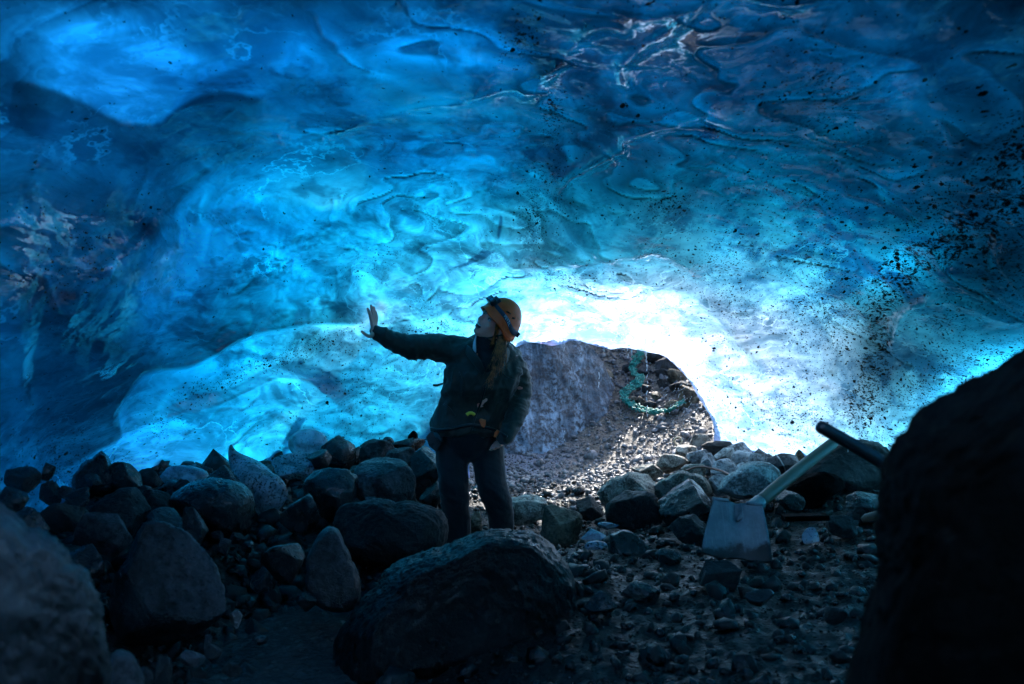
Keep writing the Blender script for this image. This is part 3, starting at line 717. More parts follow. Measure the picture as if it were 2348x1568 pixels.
M_BROWN = rock_mat('brown_rock', (.07, .05, .032), (.20, .15, .10), (.4, .8), 1, .35)
M_VEIN = rock_mat('veined_rock', (.05, .055, .062), (.12, .125, .135), (.4, .7), 1, .4, veins=(.62, .62, .6))
M_MUDDY = rock_mat('muddy_rock', (.007, .0075, .008), (.065, .072, .077), (.25, .7), .8, .5, mud=(.012, .011, .010))
M_OCHRE = rock_mat('gritty_brown_rock', (.12, .10, .08), (.48, .43, .36), (.35, .8), 2.2, .45, bump=1.0)
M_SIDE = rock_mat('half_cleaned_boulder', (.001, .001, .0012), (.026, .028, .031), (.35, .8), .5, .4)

def ice_chunk_mat(name, col, dirty=0.0, refl=1.0):
    N = NM(name); p = N.vmath('ADD', N.obj(), N.n('ObjectInfo').outputs['Location'])
    n1 = N.noise(p, 9, 6, .65, .5); n2 = N.noise(p, 60, 5, .7)
    c = N.mixc(N.ramp(n1, .35, .65), tuple(x*.35 for x in col), col)
    sp = N.ramp(N.noise(p, 70, 4, .75), .60 - dirty*.12, .64 - dirty*.12)
    c = N.mixc(N.math('MULTIPLY', sp, .9), c, (.012, .012, .012))
    h = N.math('ADD', n1, N.math('MULTIPLY', n2, .3))
    nd = N.princ(Base_Color=c, Roughness=.14, Normal=N.bump(h, .6, .02))
    N.i(nd, 'IOR', 1.31); N.i(nd, 'Transmission Weight', .45 * (1 - dirty)); N.i(nd, 'Specular IOR Level', .5*refl)
    N.i(nd, 'Subsurface Weight', .35); N.i(nd, 'Subsurface Radius', (.02, .06, .1)); N.i(nd, 'Subsurface Scale', .5)
    return N.m
M_ICEC = ice_chunk_mat('clear_ice_chunk', (.55, .75, .85))
M_ICED = ice_chunk_mat('dirty_ice_chunk', (.35, .48, .52), .5)

# ================================================================== rock shapes
_ico = {}
def ico(n):
    if n not in _ico:
        b = bmesh.new(); bmesh.ops.create_icosphere(b, subdivisions=n, radius=1)
        v = np.array([q.co[:] for q in b.verts]); f = np.array([[q.index for q in t.verts] for t in b.faces]); b.free()
        _ico[n] = (v / np.linalg.norm(v, axis=1)[:, None], f)
    return _ico[n]

def rock_verts(seed, size, n=5, facets=16, rough=1.0, keep=.44, tilt=0.0, taper=0.0):
    rs = np.random.RandomState(seed); v, f = ico(n); v = v.copy()
    d = v.copy(); r = np.ones(len(v))
    for k in range(facets):                                   # broken faces
        nrm = rs.normal(size=3); nrm /= np.linalg.norm(nrm); h = rs.uniform(keep, .92)
        c = d @ nrm
        r = np.where(c > 1e-3, np.minimum(r, h / np.maximum(c, 1e-3)), r)
    p = d * r[:, None]
    # soften the facets
    p = .95 * p + .05 * d * .8
    p += d * (.07*rough*fbm(d*1.4 + seed*3.1, 3) + .04*rough*ridged(d*3.3 + seed, 4) + .03*rough*fbm(d*11 + seed, 4))[:, None]
    if taper: p[:, :2] *= (1 - taper * smooth(-.6, 1, p[:, 2]))[:, None]
    lo, hi = p.min(0), p.max(0); p = (p - (lo+hi)/2) / (hi-lo)
    p = p * np.array(size)
    if tilt:
        a = math.radians(tilt); c, s = math.cos(a), math.sin(a)
        x, z = p[:, 0]*c + p[:, 2]*s, -p[:, 0]*s + p[:, 2]*c; p[:, 0], p[:, 2] = x, z
    return p, f

def rock(px, py, Y, w, h, label, m, cat='rock', name='rock', dep=1.0, seed=None, group=None, **k):
    """rock whose picture extent is about w x h px round (px, py)"""
    global _rseed
    _rseed += 1
    sw, sh = w/F*Y, h/F*Y
    size = (sw, dep*(sw+sh)/2, sh*1.25)
    v, f = rock_verts(seed or _rseed, size, **k)
    c = W(px, py, Y); c[2] -= sh*.125
    v = v + c
    o = recenter(mesh_obj(name, v, f, m)); tag(o, label, cat, group)
    return o
_rseed = 100

def outline_rock(pts, Y, depth, label, m, cat='boulder', name='boulder', n=6, pw=.75, seed=5, rough=1.0, stripe=None, facets=5):
    """boulder whose picture outline follows pts (1024 px view), with real thickness depth"""
    pts = np.array(pts, float); cx, cy = (pts.min(0) + pts.max(0)) / 2
    ang = np.arctan2(-(pts[:, 1]-cy), pts[:, 0]-cx); rad_ = np.hypot(pts[:, 0]-cx, pts[:, 1]-cy)
    o_ = np.argsort(ang); ang, rad_ = ang[o_], rad_[o_]
    ang = np.concatenate([ang-2*math.pi, ang, ang+2*math.pi]); rad_ = np.tile(rad_, 3)
    v, f = ico(n)
    a = np.arctan2(v[:, 2], v[:, 0]); s = np.hypot(v[:, 0], v[:, 2]); y = v[:, 1]
    R = np.interp(a, ang, rad_)
    prof = s ** pw
    depth_v = np.sign(y) * np.abs(y) ** .9
    dp_ = np.ones(len(v)); rs = np.random.RandomState(seed)
    P = np.stack([np.cos(a)*R*prof/F*Y, depth_v*depth/2, np.sin(a)*R*prof/F*Y], 1)
    sc = np.abs(P).max()
    for k in range(facets):
        nrm = rs.normal(size=3)*np.array([.35, 1, .35]); nrm /= np.linalg.norm(nrm); ext = (P @ nrm).max(); h = ext * rs.uniform(.6, .85)
        e = np.maximum(P @ nrm - h, 0); P = P - nrm * (e*.85)[:, None]
    d = v
    P = P + d * (sc*rough*(.045*fbm(d*3 + seed, 4) + .03*ridged(d*7 + seed, 4) + .016*fbm(d*26 + seed, 4)))[:, None]
    Yv = Y + P[:, 1]; P = np.stack([(cx-512)/F*Yv + P[:, 0]*Yv/Y, Yv, 1.6 - (cy-342)/F*Yv + P[:, 2]*Yv/Y], 1)
    o = recenter(mesh_obj(name, P, f, m)); tag(o, label, cat)
    return o

# ---- large near boulders
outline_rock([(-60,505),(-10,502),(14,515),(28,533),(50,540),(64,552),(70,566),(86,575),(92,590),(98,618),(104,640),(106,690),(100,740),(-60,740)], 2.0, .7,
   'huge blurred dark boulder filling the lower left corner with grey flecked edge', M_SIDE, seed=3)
outline_rock([(114,652),(122,650),(132,655),(139,668),(142,690),(142,740),(118,740),(114,700)], 2.7, .25, 'tall pale grey stone standing just right of the huge corner boulder', M_GREY, name='rock', cat='rock', seed=9, n=5)
outline_rock([(112,600),(128,560),(136,540),(145,524),(160,523),(175,527),(190,537),(200,548),(212,562),(220,582),(227,600),(229,612),(220,620),(205,628),(180,640),(150,645),(120,640)], 3.9, .55,
   'big oval boulder with a pale grey flank above the stream', M_SIDE, seed=12)
outline_rock([(322,532),(330,527),(338,530),(344,545),(350,560),(357,574),(360,590),(358,604),(345,612),(328,610),(312,600),(308,570),(312,548)], 4.6, .35,
   'tall wedge of wet dark rock with a pale blue face, above the stream', M_MUDDY, seed=15, n=5)
outline_rock([(340,508),(360,503),(395,504),(420,505),(440,511),(446,520),(447,532),(444,548),(430,560),(395,566),(360,562),(340,545),(334,525)], 5.5, .5,
   'broad flat topped dark slab beside the person, left of the trouser legs', M_DARK, seed=18)
outline_rock([(354,482),(358,466),(370,459),(390,457),(405,463),(415,478),(414,492),(407,504),(390,508),(365,506),(356,497)], 6.0, .42,
   'round pale boulder with mud streaming down its middle, on the flat slab', M_MUDDY, seed=21, n=6)
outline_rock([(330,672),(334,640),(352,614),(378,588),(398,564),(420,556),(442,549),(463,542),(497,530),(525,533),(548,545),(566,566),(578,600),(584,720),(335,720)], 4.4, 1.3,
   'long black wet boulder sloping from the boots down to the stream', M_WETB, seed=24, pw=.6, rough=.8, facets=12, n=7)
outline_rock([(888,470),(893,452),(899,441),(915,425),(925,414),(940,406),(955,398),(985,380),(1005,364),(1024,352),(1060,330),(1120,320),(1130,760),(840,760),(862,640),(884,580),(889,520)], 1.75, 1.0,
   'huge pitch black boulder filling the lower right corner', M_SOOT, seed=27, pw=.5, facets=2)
outline_rock([(787,488),(790,472),(800,462),(812,455),(830,446),(850,442),(870,441),(892,446),(910,460),(915,490),(880,505),(840,500),(800,498)], 6.6, .7,
   'large coarse dark grey boulder under the ice behind the shovel shaft', M_DARK, seed=30)
outline_rock([(718,490),(722,482),(735,472),(745,464),(757,462),(770,464),(779,471),(781,483),(776,492),(750,497),(728,494)], 6.3, .4,
   'bright pale boulder with a flat sunlit top, left of the shovel shaft', M_PALE, seed=33, facets=3)
outline_rock([(168,500),(180,490),(200,482),(222,480),(240,484),(252,495),(254,515),(248,532),(225,540),(195,536),(175,522)], 5.2, .55,
   'big dull black boulder under the ice spike', M_BLACK, seed=36)
outline_rock([(68,482),(78,470),(92,460),(101,452),(107,455),(110,468),(118,480),(115,492),(90,496),(70,492)], 5.6, .45, 'peaked black rock against the foot of the blue ice', M_BLACK, seed=39, name='rock', cat='rock')
outline_rock([(598,492),(606,484),(622,477),(640,474),(655,480),(662,490),(655,498),(625,502),(606,504),(600,500)], 7.0, .5, 'low grainy boulder with a glistening rim, right of the gravel floor', M_OCHRE, seed=42, n=6)
outline_rock([(655,486),(668,478),(690,474),(706,480),(712,492),(700,500),(670,500),(656,496)], 6.8, .45, 'grainy lit boulder between the glistening one and the bright pale one', M_OCHRE, seed=45, n=6)

R = rock
rocks = [
 # left bank
 (127,478,5.5,34,34,'black lumpy rock just right of the peaked rock at the ice foot',M_BLACK),
 (148,477,5.7,28,18,'low black rock with a pale speckled right end, at the ice foot',M_DARK),
 (224,477,5.7,38,24,'smooth round black rock just left of the ice spike',M_BLACK),
 (120,508,4.9,54,38,'long humped dark green grey rock above the oval boulder',M_DARK),
 (102,530,4.4,60,36,'faceted grey rock facing the light, left of the oval boulder',M_GREY),
 (157,502,5.1,32,25,'wrinkled grey rock under the low black rock',M_DARK),
 (168,524,4.7,46,34,'glossy black rock sitting behind the top of the oval boulder',M_BLACK),
 (196,526,4.6,24,42,'narrow dark slab leaning against the big dull black boulder',M_BLACK),
 (66,491,5.0,13,11,'small smooth egg shaped grey stone beside the hanging ice slab',M_GREY),
 (52,491,5.0,20,22,'shiny speckled black stone below the hanging ice slab',M_BLACK),
 (60,514,4.6,46,26,'flat slanted grey stone between the hanging ice slab and the faceted rock',M_DARK),
 (30,520,3.9,40,26,'dark stone half behind the huge corner boulder',M_BLACK),
 (85,558,3.9,46,30,'brownish black rock between the corner boulder and the faceted grey rock',M_BLACK),
 (93,480,5.3,18,12,'small black stone at the foot of the peaked rock',M_BLACK),
 (192,657,3.45,25,14,'pale flat stone at the water edge below the oval boulder',M_GREY),
 (236,617,4.0,14,15,'round pale cobble touching the right tip of the oval boulder',M_PALE),
 (208,642,3.7,9,15,'thin upright pale stone at the stream bank',M_GREY),
 (147,676,3.0,15,20,'rough grey stone at the bottom edge beside the tall pale stone',M_GREY),
 (165,668,3.1,16,26,'dark stone with a bright edge at the bottom of the left bank',M_DARK),
 (218,536,4.9,13,11,'topmost of the small stones right of the leaning slab',M_DARK),
 (225,545,4.8,12,15,'angular pale stone in the small pile right of the leaning slab',M_GREY),
 (237,537,4.9,15,10,'flat dark stone in the small pile right of the leaning slab',M_DARK),
 (247,546,4.8,14,10,'black stone at the right end of the small stone pile',M_BLACK),
 (214,650,3.55,18,12,'shiny wet pebble cluster stone at the stream bend',M_DARK),
 (232,668,3.4,22,12,'flat wet stone breaking the surface of the stream',M_DARK),
 (262,640,3.9,12,8,'small wet stone in the middle of the stream',M_BLACK),
 (282,560,4.7,44,34,'knobbly black rock on the slope left of the tall wedge',M_BLACK),
 (262,577,4.5,26,22,'dark angular stone low on the slope above the stream',M_BLACK),
 (305,600,4.3,22,16,'small dark rock at the foot of the tall wedge',M_BLACK),
 (22,478,4.4,34,22,'black stone at the foot of the ice wall, leftmost of the low row',M_BLACK),
 (44,470,5.0,22,16,'small dark stone tucked under the hanging ice slab',M_BLACK),
 (78,497,4.7,26,20,'squat black stone between the egg shaped and the faceted stones',M_BLACK),
 (140,493,5.3,22,16,'small knobby black stone beside the wrinkled grey rock',M_BLACK),
 (183,487,5.6,26,16,'dark flat stone resting against the big dull black boulder',M_DARK),
 (12,498,3.6,30,22,'dark rock just above the huge corner boulder',M_BLACK),
 # middle back
 (338,450,6.8,36,30,'brown black boulder standing against the blue ice left of the person',M_BLACK),
 (377,451,6.9,38,24,'mottled grey rock behind the round muddy boulder',M_GREY),
 (400,456,6.7,34,18,'layered grey stone between the mottled rock and the person',M_GREY),
 (330,490,5.8,56,46,'large black boulder left of the round muddy boulder',M_BLACK),
 (300,510,5.4,40,34,'black rubble rock below the dirty ice lump',M_BLACK),
 (413,435,7.0,10,9,'small black stone balanced on top of the rubble beside the person',M_SOOT),
 (408,443,7.0,34,12,'dark rubble ledge carrying the balanced stone',M_BLACK),
 (388,441,7.1,13,9,'small black stone on the ridge left of the balanced stone',M_BLACK),
 (372,501,5.7,15,9,'small rounded cobble on the flat slab under the muddy boulder',M_GREY),
 (427,468,6.7,34,44,'dark rock directly behind the person, left of the trousers',M_BLACK),
 (432,493,6.5,26,22,'wet glinting black rock beside the left trouser leg',M_BLACK),
 (352,504,5.8,22,12,'small black stone at the left end of the flat slab',M_BLACK),
 (318,457,6.4,26,16,'black stone under the rounded ice lens',M_BLACK),
 # right of the person
 (562,522,6.2,44,34,'pyramid shaped brown grey rock right of the trouser legs',M_BROWN),
 (590,507,6.5,28,20,'dark rounded rock behind the pyramid shaped one',M_DARK),
 (633,507,6.3,56,36,'dark greenish boulder in shade under the glistening low boulder',M_DARK),
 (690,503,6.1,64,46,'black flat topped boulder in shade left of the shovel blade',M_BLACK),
 (476,524,6.4,14,24,'tan stone showing between the boots',M_BROWN),
 (527,507,6.9,44,24,'ochre grit covered rock just right of the trouser legs',M_OCHRE),
 (631,545,5.2,46,30,'black stone below the dark greenish boulder',M_BLACK),
 (692,528,5.4,44,28,'wedge shaped dark rock touching the left edge of the shovel blade',M_DARK),
 (812,487,6.1,62,34,'black rock right under the shovel shaft',M_SOOT),
 (759,459,7.2,22,13,'grey cobble just above the bright pale boulder',M_GREY),
 (783,465,7.0,34,26,'dark striped stone crossed by white quartz veins',M_VEIN),
 (724,453,7.5,21,12,'flat white topped cobble at the foot of the white ice',M_PALE),
 (742,457,7.4,21,14,'speckled grey cobble next to the white topped one',M_GREY),
 (709,462,7.3,17,19,'upright grey stone left of the cobble heap',M_GREY),
 (725,466,7.2,29,16,'wide grey cobble in the middle of the heap',M_GREY),
 (698,457,7.5,22,16,'blocky grey stone at the left side of the cobble heap',M_GREY),
 (720,483,6.8,23,18,'rounded blue grey stone below the thin brown rope',M_GREY),
 (743,467,7.0,16,10,'small grey stone at the right end of the cobble heap',M_GREY),
 (716,446,7.8,30,11,'dark slaty stone wedged under the edge of the white ice',M_DARK),
 (740,447,7.7,24,12,'pale slaty stone under the edge of the white ice',M_GREY),
 (757,449,7.7,20,13,'half lit rounded stone under the ice above the grey cobble',M_GREY),
 (804,455,7.2,26,14,'brownish stone right of the veined one',M_BROWN),
 (833,444,7.2,28,11,'brown stone under the ice edge at the shaft tip',M_BROWN),
 (848,450,7.0,26,14,'dark brown stone right of the shaft tip',M_BROWN),
 (686,452,7.9,24,14,'tan muddy rock below the rope ring',M_OCHRE),
 (672,462,7.6,34,16,'rough tan rock in the sunlit bank left of the cobble heap',M_OCHRE),
 (648,470,7.5,34,14,'low tan rock at the left end of the sunlit bank',M_OCHRE),
 (693,470,7.2,26,14,'tan rock just above the thin brown rope',M_OCHRE),
 (700,440,8.4,26,14,'tan grit covered rock beside the rope ring',M_OCHRE),
 (868,505,5.6,46,26,'wet black rock against the huge black boulder',M_BLACK),
 (842,524,5.3,30,18,'rounded shiny rock right of the black plank',M_DARK),
 (790,499,5.9,30,18,'small black rock between shovel blade and shaft',M_BLACK),
 (719,573,4.3,42,26,'pale faceted stone just below the shovel blade',M_DARK),
 (640,590,4.2,40,18,'low dark stone on the black gravel',M_BLACK),
 (760,596,3.9,30,14,'small dark stone below the shovel blade on the right',M_BLACK),
 (836,614,3.3,24,16,'blue grey stone low on the right, near the black boulder',M_DARK),
 (668,556,4.9,26,14,'small black stone left of the lower shovel corner',M_BLACK),
 (600,600,4.0,34,20,'black stone among the gravel in the lower middle',M_BLACK),
 (930,640,1.3,60,50,'blurred blue grey rock in the bottom right corner',M_DARK),
 # outside the opening
 (666,365,10.7,18,16,'pale rounded boulder high on the outer slope',M_GREY),
 (677,376,10.5,16,12,'brown boulder right of the pale one on the outer slope',M_BROWN),
 (688,396,10.0,17,18,'brown rock at the right edge of the opening',M_BROWN),
 (658,396,10.0,11,7,'small tan cobble inside the curve of the green net',M_BROWN),
 (673,406,9.8,15,10,'brown block lying on the green net edge',M_BROWN),
 (608,374,10.5,10,8,'dark cobble alone on the blue grey slope',M_BROWN),
 (628,367,10.6,10,6,'pale cobble left of the upper green net',M_GREY),
 (656,356,10.9,18,9,'grey stone at the lip of the opening',M_GREY),
 (632,400,9.9,9,7,'tan cobble against the left bend of the green net',M_BROWN),
 (681,385,10.3,20,7,'long flat grey stone on the outer slope',M_GREY),
 (645,370,10.6,12,8,'grey cobble right of the upper green net',M_GREY),
 (664,383,10.4,12,7,'small grey stone in the middle of the outer slope',M_GREY),
 (647,388,10.2,9,6,'small dark stone beside the green net',M_DARK),
 (650,404,9.8,11,6,'grey pebble just above the lower green net',M_GREY),
 (640,400,9.9,8,6,'tan pebble next to the cobble at the net bend',M_BROWN),
 (662,372,10.6,13,8,'flat grey stone under the pale rounded boulder',M_GREY),
 (683,367,10.6,10,8,'small brown stone under the ice lip at the right',M_BROWN),
]
def slope_Y(px_, py_):
    Y_ = np.linspace(8.3, 13, 500); g = ground_z((px_-512)/F*Y_, Y_); k = 1.6-(py_-342)/F*Y_ < g
    return Y_[np.argmax(k)] if k.any() else 11
for a in rocks:
    px_, py_, Y_, w_, h_, lab, m_ = a
    if Y_ > 9.5: Y_ = slope_Y(px_, py_ + h_*.3) - .03; w_ *= 1.25; h_ *= 1.25
    if px_ > 690 and 6.7 < Y_ < 8 and m_ is M_GREY: m_ = M_COB_LIT  # cobbles near the mouth take the lightened copy
    rock(px_, py_, Y_, w_, h_, lab, m_, n=(5 if max(w_, h_) > 12 else 4), dep=.9)

# ---- ice pieces lying about
def spike():
    pts = []; path = [W(231,444,5.9), W(232,450,5.9), W(235,457,5.9), W(240,464,5.9), W(247,472,5.88), W(254,482,5.85), W(258,496,5.8)]
    v, f = tube(path, [.006, .022, .045, .07, .10, .13, .15], 14)
    v = np.asarray(v); c = v.mean(0); v += .012*np.stack([perlin(v*9), perlin(v*9+5), perlin(v*9+11)], 1)
    o = mesh_obj('ice_spike', v, f, M_ICED)
    md = o.modifiers.new('s', 'SUBSURF'); md.levels = 2; md.render_levels = 2
    tag(recenter(o), 'pointed fang of dirty ice standing up between the boulders', 'ice')
spike()
for a in [
 (297,464,6.4,54,22,'flat greenish white slab of ice lying on the boulders',M_ICED),
 (268,490,5.8,40,36,'lump of clear dirty ice right of the ice spike',M_ICED),
 (184,473,6.1,50,16,'low bluish slab of ice at the foot of the ice wall',M_ICEC),
 (534,566,4.9,34,15,'glinting clear ice chunk on the black gravel, front half of a pair',M_ICEC),
 (540,557,5.0,26,9,'bright wedge of ice leaning on the larger ice chunk',M_ICEC),
 (594,534,5.6,25,10,'bright white blue ice shard beside the pyramid shaped rock',M_ICEC),
 (596,545,5.4,24,9,'dull thin ice shard just below the bright shard',M_ICED),
 (811,534,5.2,18,14,'crumpled glinting scrap of ice right of the shovel blade',M_ICEC),
 (608,525,5.7,22,7,'thin curved ice splinter above the bright shard',M_ICED),
 (566,577,4.7,10,4,'tiny bright ice sliver on the black gravel',M_ICEC)]:
    rock(*a, cat='ice', name='ice_chunk', n=5, facets=8, keep=.45, rough=.7, dep=.8)
# ice lens bulging from the foot of the wall
rock(308, 441, 7.12, 40, 24, 'smooth rounded lens of clear ice bulging at the foot of the ice wall', M_ICEC, cat='ice', name='ice_lens', n=5, facets=2, keep=.8, rough=.35, dep=.4)

# ---- dirty ice bank outside
def bank():
    N = NM('dirty_bank_ice'); p = N.pos()
    n1 = N.noise(N.mapping(p, (3.0, 1, .55)), 2.2, 7, .65, .5); n2 = N.noise(p, 24, 6, .75)
    c = N.mixc(N.ramp(n1, .38, .62), (.07, .10, .14), (.36, .46, .58))
    grit = N.ramp(N.math('ADD', N.noise(p, 4, 5, .6), N.math('MULTIPLY', n2, .5)), .62, .78)
    c = N.mixc(N.math('MULTIPLY', grit, N.ramp(n2, .4, .6, .25, 1)), c, (.045, .042, .05))
    N.princ(Base_Color=c, Roughness=N.ramp(n2, .3, .7, .18, .6), Normal=N.bump(N.math('ADD', n1, N.math('MULTIPLY', n2, .5)), .8, .05))
    us = np.linspace(0, 1, 150); vs = np.linspace(0, 1, 110); U, Vv = np.meshgrid(us, vs); U, Vv = U.ravel(), Vv.ravel()
    x = -1.15 + 2.9*U; zt = 2.15 - .35*smooth(.5, .62, U) - 1.45*smooth(.55, 1, U) + .10*perlin(np.stack([U*9, U*0, U*0], 1)); z0 = .2
    z = z0 + (zt - z0)*Vv
    y = 9.25 + .5*(U-.35)**2*4 + .55*Vv**1.6 + .9*smooth(.8, 1, U)
    pp = np.stack([x, y, z], 1)
    y = y + .10*ridged(pp*np.array([1.6, 1, .9]), 3) - .12*fbm(pp*1.6, 4) + .02*fbm(pp*12, 3)
    back = np.stack([x, y + 1.6, z], 1); front_ = np.stack([x, y, z], 1)
    idx = np.arange(150*110).reshape(110, 150)
    f1 = np.stack([idx[:-1, :-1].ravel(), idx[:-1, 1:].ravel(), idx[1:, 1:].ravel(), idx[1:, :-1].ravel()], 1)
    n = 150*110; ring = list(idx[0, :]) + list(idx[1:, -1]) + list(idx[-1, -2::-1]) + list(idx[-2:0:-1, 0])
    ring = np.array(ring); r2 = np.roll(ring, -1)
    wl = np.stack([r2, ring, ring+n, r2+n], 1)
    o = mesh_obj('ice_bank', np.vstack([front_, back]), np.concatenate([f1, (f1+n)[:, ::-1], wl]), N.m)
    tag(o, 'grey blue bank of grit stained ice outside the opening, right of the person', 'ice bank')
bank()

# ---- gravel (uncountable) on the ground
def gravel(name, n, xr, yr, sz, m, seed, dens=None):
    rs = np.random.RandomState(seed); base, f = ico(1); V, Fc = [], []
    x = rs.uniform(*xr, n*3); y = rs.uniform(*yr, n*3)
    if dens is not None:
        k = rs.uniform(size=len(x)) < dens(x, y); x, y = x[k], y[k]
    x, y = x[:n], y[:n]; n = len(x)
    s = sz[0] * (sz[1]/sz[0]) ** (rs.uniform(size=n) ** 2.2)
    z = ground_z(x, y) + s*.15
    pos = np.stack([x, y, z], 1)
    sc = rs.uniform(.55, 1.1, (n, 3)) * np.array([1, 1, .7]); th = rs.uniform(0, 6.28, n)
    jit = rs.uniform(.72, 1.2, (n, len(base)))
    v = base[None] * jit[..., None] * sc[:, None] * s[:, None, None]
    # random tilt
    ax = rs.normal(size=(n, 3)); ax /= np.linalg.norm(ax, axis=1)[:, None]; a = th
    Kc, Ks = np.cos(a)[:, None, None], np.sin(a)[:, None, None]
    cr = np.cross(np.broadcast_to(ax[:, None], v.shape), v); dt = (v*ax[:, None]).sum(-1, keepdims=True)
    v = v*Kc + cr*Ks + ax[:, None]*dt*(1-Kc)
    v = v + pos[:, None]
    F_ = (f[None] + (np.arange(n)*len(base))[:, None, None]).reshape(-1, 3)
    o = mesh_obj(name, v.reshape(-1, 3), F_, m, smooth_sh=False)
    return tag(o, kind='stuff')
def grav_mat(name, a, b, spec):
    N = NM(name); p = N.pos()
    v = N.n('TexVoronoi'); N.i(v, 'Vector', p); N.i(v, 'Scale', 26.0); sc = N.n('SeparateColor'); N.i(sc, 'Color', v.outputs['Color'])
    c = N.mixc(sc.outputs[0], a, b); c = N.mixc(N.math('MULTIPLY', N.noise(p, 90, 4, .7), .6), c, tuple(x*.4 for x in a))
    N.princ(Base_Color=c, Roughness=N.ramp(sc.outputs[1], 0, 1, .18, .7), Specular_IOR_Level=spec, Normal=N.bump(N.noise(p, 120, 4, .7), .5, .01))
    return N.m
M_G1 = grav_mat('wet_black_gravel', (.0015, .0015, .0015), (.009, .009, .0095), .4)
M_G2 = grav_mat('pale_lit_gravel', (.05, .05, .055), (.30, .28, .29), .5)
gravel('gravel', 14000, (-3.2, 3.0), (2.4, 8.3), (.006, .04), M_G1, 1)
gravel('gravel', 1500, (-3.0, 2.6), (3.0, 8.0), (.025, .085), M_G1, 2)
gravel('gravel', 1600, (-3.2, -.35), (3.4, 7.4), (.04, .13), M_G1, 7)
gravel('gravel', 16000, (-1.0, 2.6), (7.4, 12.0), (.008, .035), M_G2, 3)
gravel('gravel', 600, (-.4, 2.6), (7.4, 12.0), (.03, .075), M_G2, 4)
# ================================================================== shovels
M_ASH = plain('worn_ash_wood', (.12, .088, .055), .5, 0, .3, 60, .3)
_N = NM('worn_steel_blade'); _p = _N.obj(); _n = _N.noise(_p, 7, 7, .7); _sc = _N.noise(_N.mapping(_p, (60, 4, 4), (.3, .2, .4)), 2, 5, .7); _sz = _N.n('SeparateXYZ'); _N.i(_sz, 'Vector', _p)
_mud = _N.ramp(_N.math('ADD', _N.math('MULTIPLY', _n, .22), _N.math('MULTIPLY', _sz.outputs[2], -1.0)), .02, .07)
_c = _N.mixc(_N.ramp(_n, .35, .65), (.11, .14, .15), (.21, .25, .26)); _c = _N.mixc(_N.ramp(_sc, .55, .65), _c, (.22, .25, .26)); _c = _N.mixc(_mud, _c, (.012, .010, .009))
_N.princ(Base_Color=_c, Roughness=_N.ramp(_n, .3, .7, .35, .65), Metallic=.25, Normal=_N.bump(_N.math('ADD', _n, _N.math('MULTIPLY', _sc, .2)), .4, .01)); M_STEEL = _N.m
M_STEELD = plain('dark_steel', (.06, .065, .07), .45, .6, .2, 40)
M_BLACKW = plain('black_shaft', (.012, .013, .015), .4, 0, .1, 40)

def shovel(blade_c, up, right, tip, bw, bh, r, mh, mb, label):
    """blade centre, blade up/right axes, grip end of the shaft"""
    up = np.array(up, float); up /= np.linalg.norm(up); right = np.array(right, float); right -= up*(right@up); right /= np.linalg.norm(right)
    nrm = np.cross(right, up)
    root = tag(empty('shovel', blade_c - up*bh/2), label, 'shovel'); org = np.array(root.location)
    nu, nvv = 26, 26; vs = []
    for side in (0, 1):
        for j in range(nvv):
            t = j/(nvv-1)
            wdt = bw * (1.0 - .30*t**1.3)                      # narrows towards the shoulder
            for i in range(nu):
                s = i/(nu-1)*2-1
                cup = .028*(s*s) - .020
                spine = -.028*math.exp(-((s)/.16)**2) * smooth(.42, .95, t)
                edge = .010*math.sin(6*s+1)*max(0, .12-t)*4
                p = blade_c + right*(s*wdt/2) + up*((t-.5)*bh + edge) + nrm*(cup*(1-.4*t) - spine*-1 + (.0028 if side else 0))
                vs.append(p - org)
    idx = lambda a, j, i: a*nu*nvv + j*nu + i
    fs = []
    for j in range(nvv-1):
        for i in range(nu-1):
            fs.append((idx(0,j,i), idx(0,j+1,i), idx(0,j+1,i+1), idx(0,j,i+1))); fs.append((idx(1,j,i), idx(1,j,i+1), idx(1,j+1,i+1), idx(1,j+1,i)))
    for i in range(nu-1):
        fs.append((idx(0,0,i), idx(0,0,i+1), idx(1,0,i+1), idx(1,0,i))); fs.append((idx(0,nvv-1,i+1), idx(0,nvv-1,i), idx(1,nvv-1,i), idx(1,nvv-1,i+1)))
    for j in range(nvv-1):
        fs.append((idx(0,j+1,0), idx(0,j,0), idx(1,j,0), idx(1,j+1,0))); fs.append((idx(0,j,nu-1), idx(0,j+1,nu-1), idx(1,j+1,nu-1), idx(1,j,nu-1)))
    mesh_obj('blade', np.array(vs), fs, mb, root)
    # rolled treads on the shoulder
    for sg in (-1, 1):
        a = blade_c + up*bh*.5 + right*sg*bw*.13; b = blade_c + up*bh*.5 + right*sg*bw*.36
        mb_ = MB().tube([a - org, (a+b)/2 - org - nrm*.004, b - org], .009, 8, sx=1.2); mb_.build('tread', mb, root)
    tip = np.array(tip, float); base = blade_c + up*bh*.18 - nrm*.014
    d = tip - base; L_ = np.linalg.norm(d); d /= L_
    s0 = base; s1 = base + d*.22
    MB().tube([s0-org, s0+d*.06-org, s0+d*.14-org, s1-org], [.006, r*.95, r*1.12, r*1.15], 16).build('socket', mb, root)
    pts = [s1 - d*.03 + d*(L_-.19)*t - org + up*.006*math.sin(3*t) for t in np.linspace(0, 1, 14)]
    rr_ = [r*(1+.02*math.sin(5*t)) for t in np.linspace(0, 1, 14)]; pts += [pts[-1] + d*r*.5, pts[-1] + d*r*.8]; rr_ += [r*.85, r*.4]
    MB().tube(pts, rr_, 16).build('handle', mh, root)
    return root
shovel(W(737, 530, 4.85), (.12, .42, .9), (1, .05, .03), W(832, 444, 5.55), .345, .285, .033, M_ASH, M_STEEL,
       'shovel with a square steel blade and pale wooden shaft, propped on the black gravel')
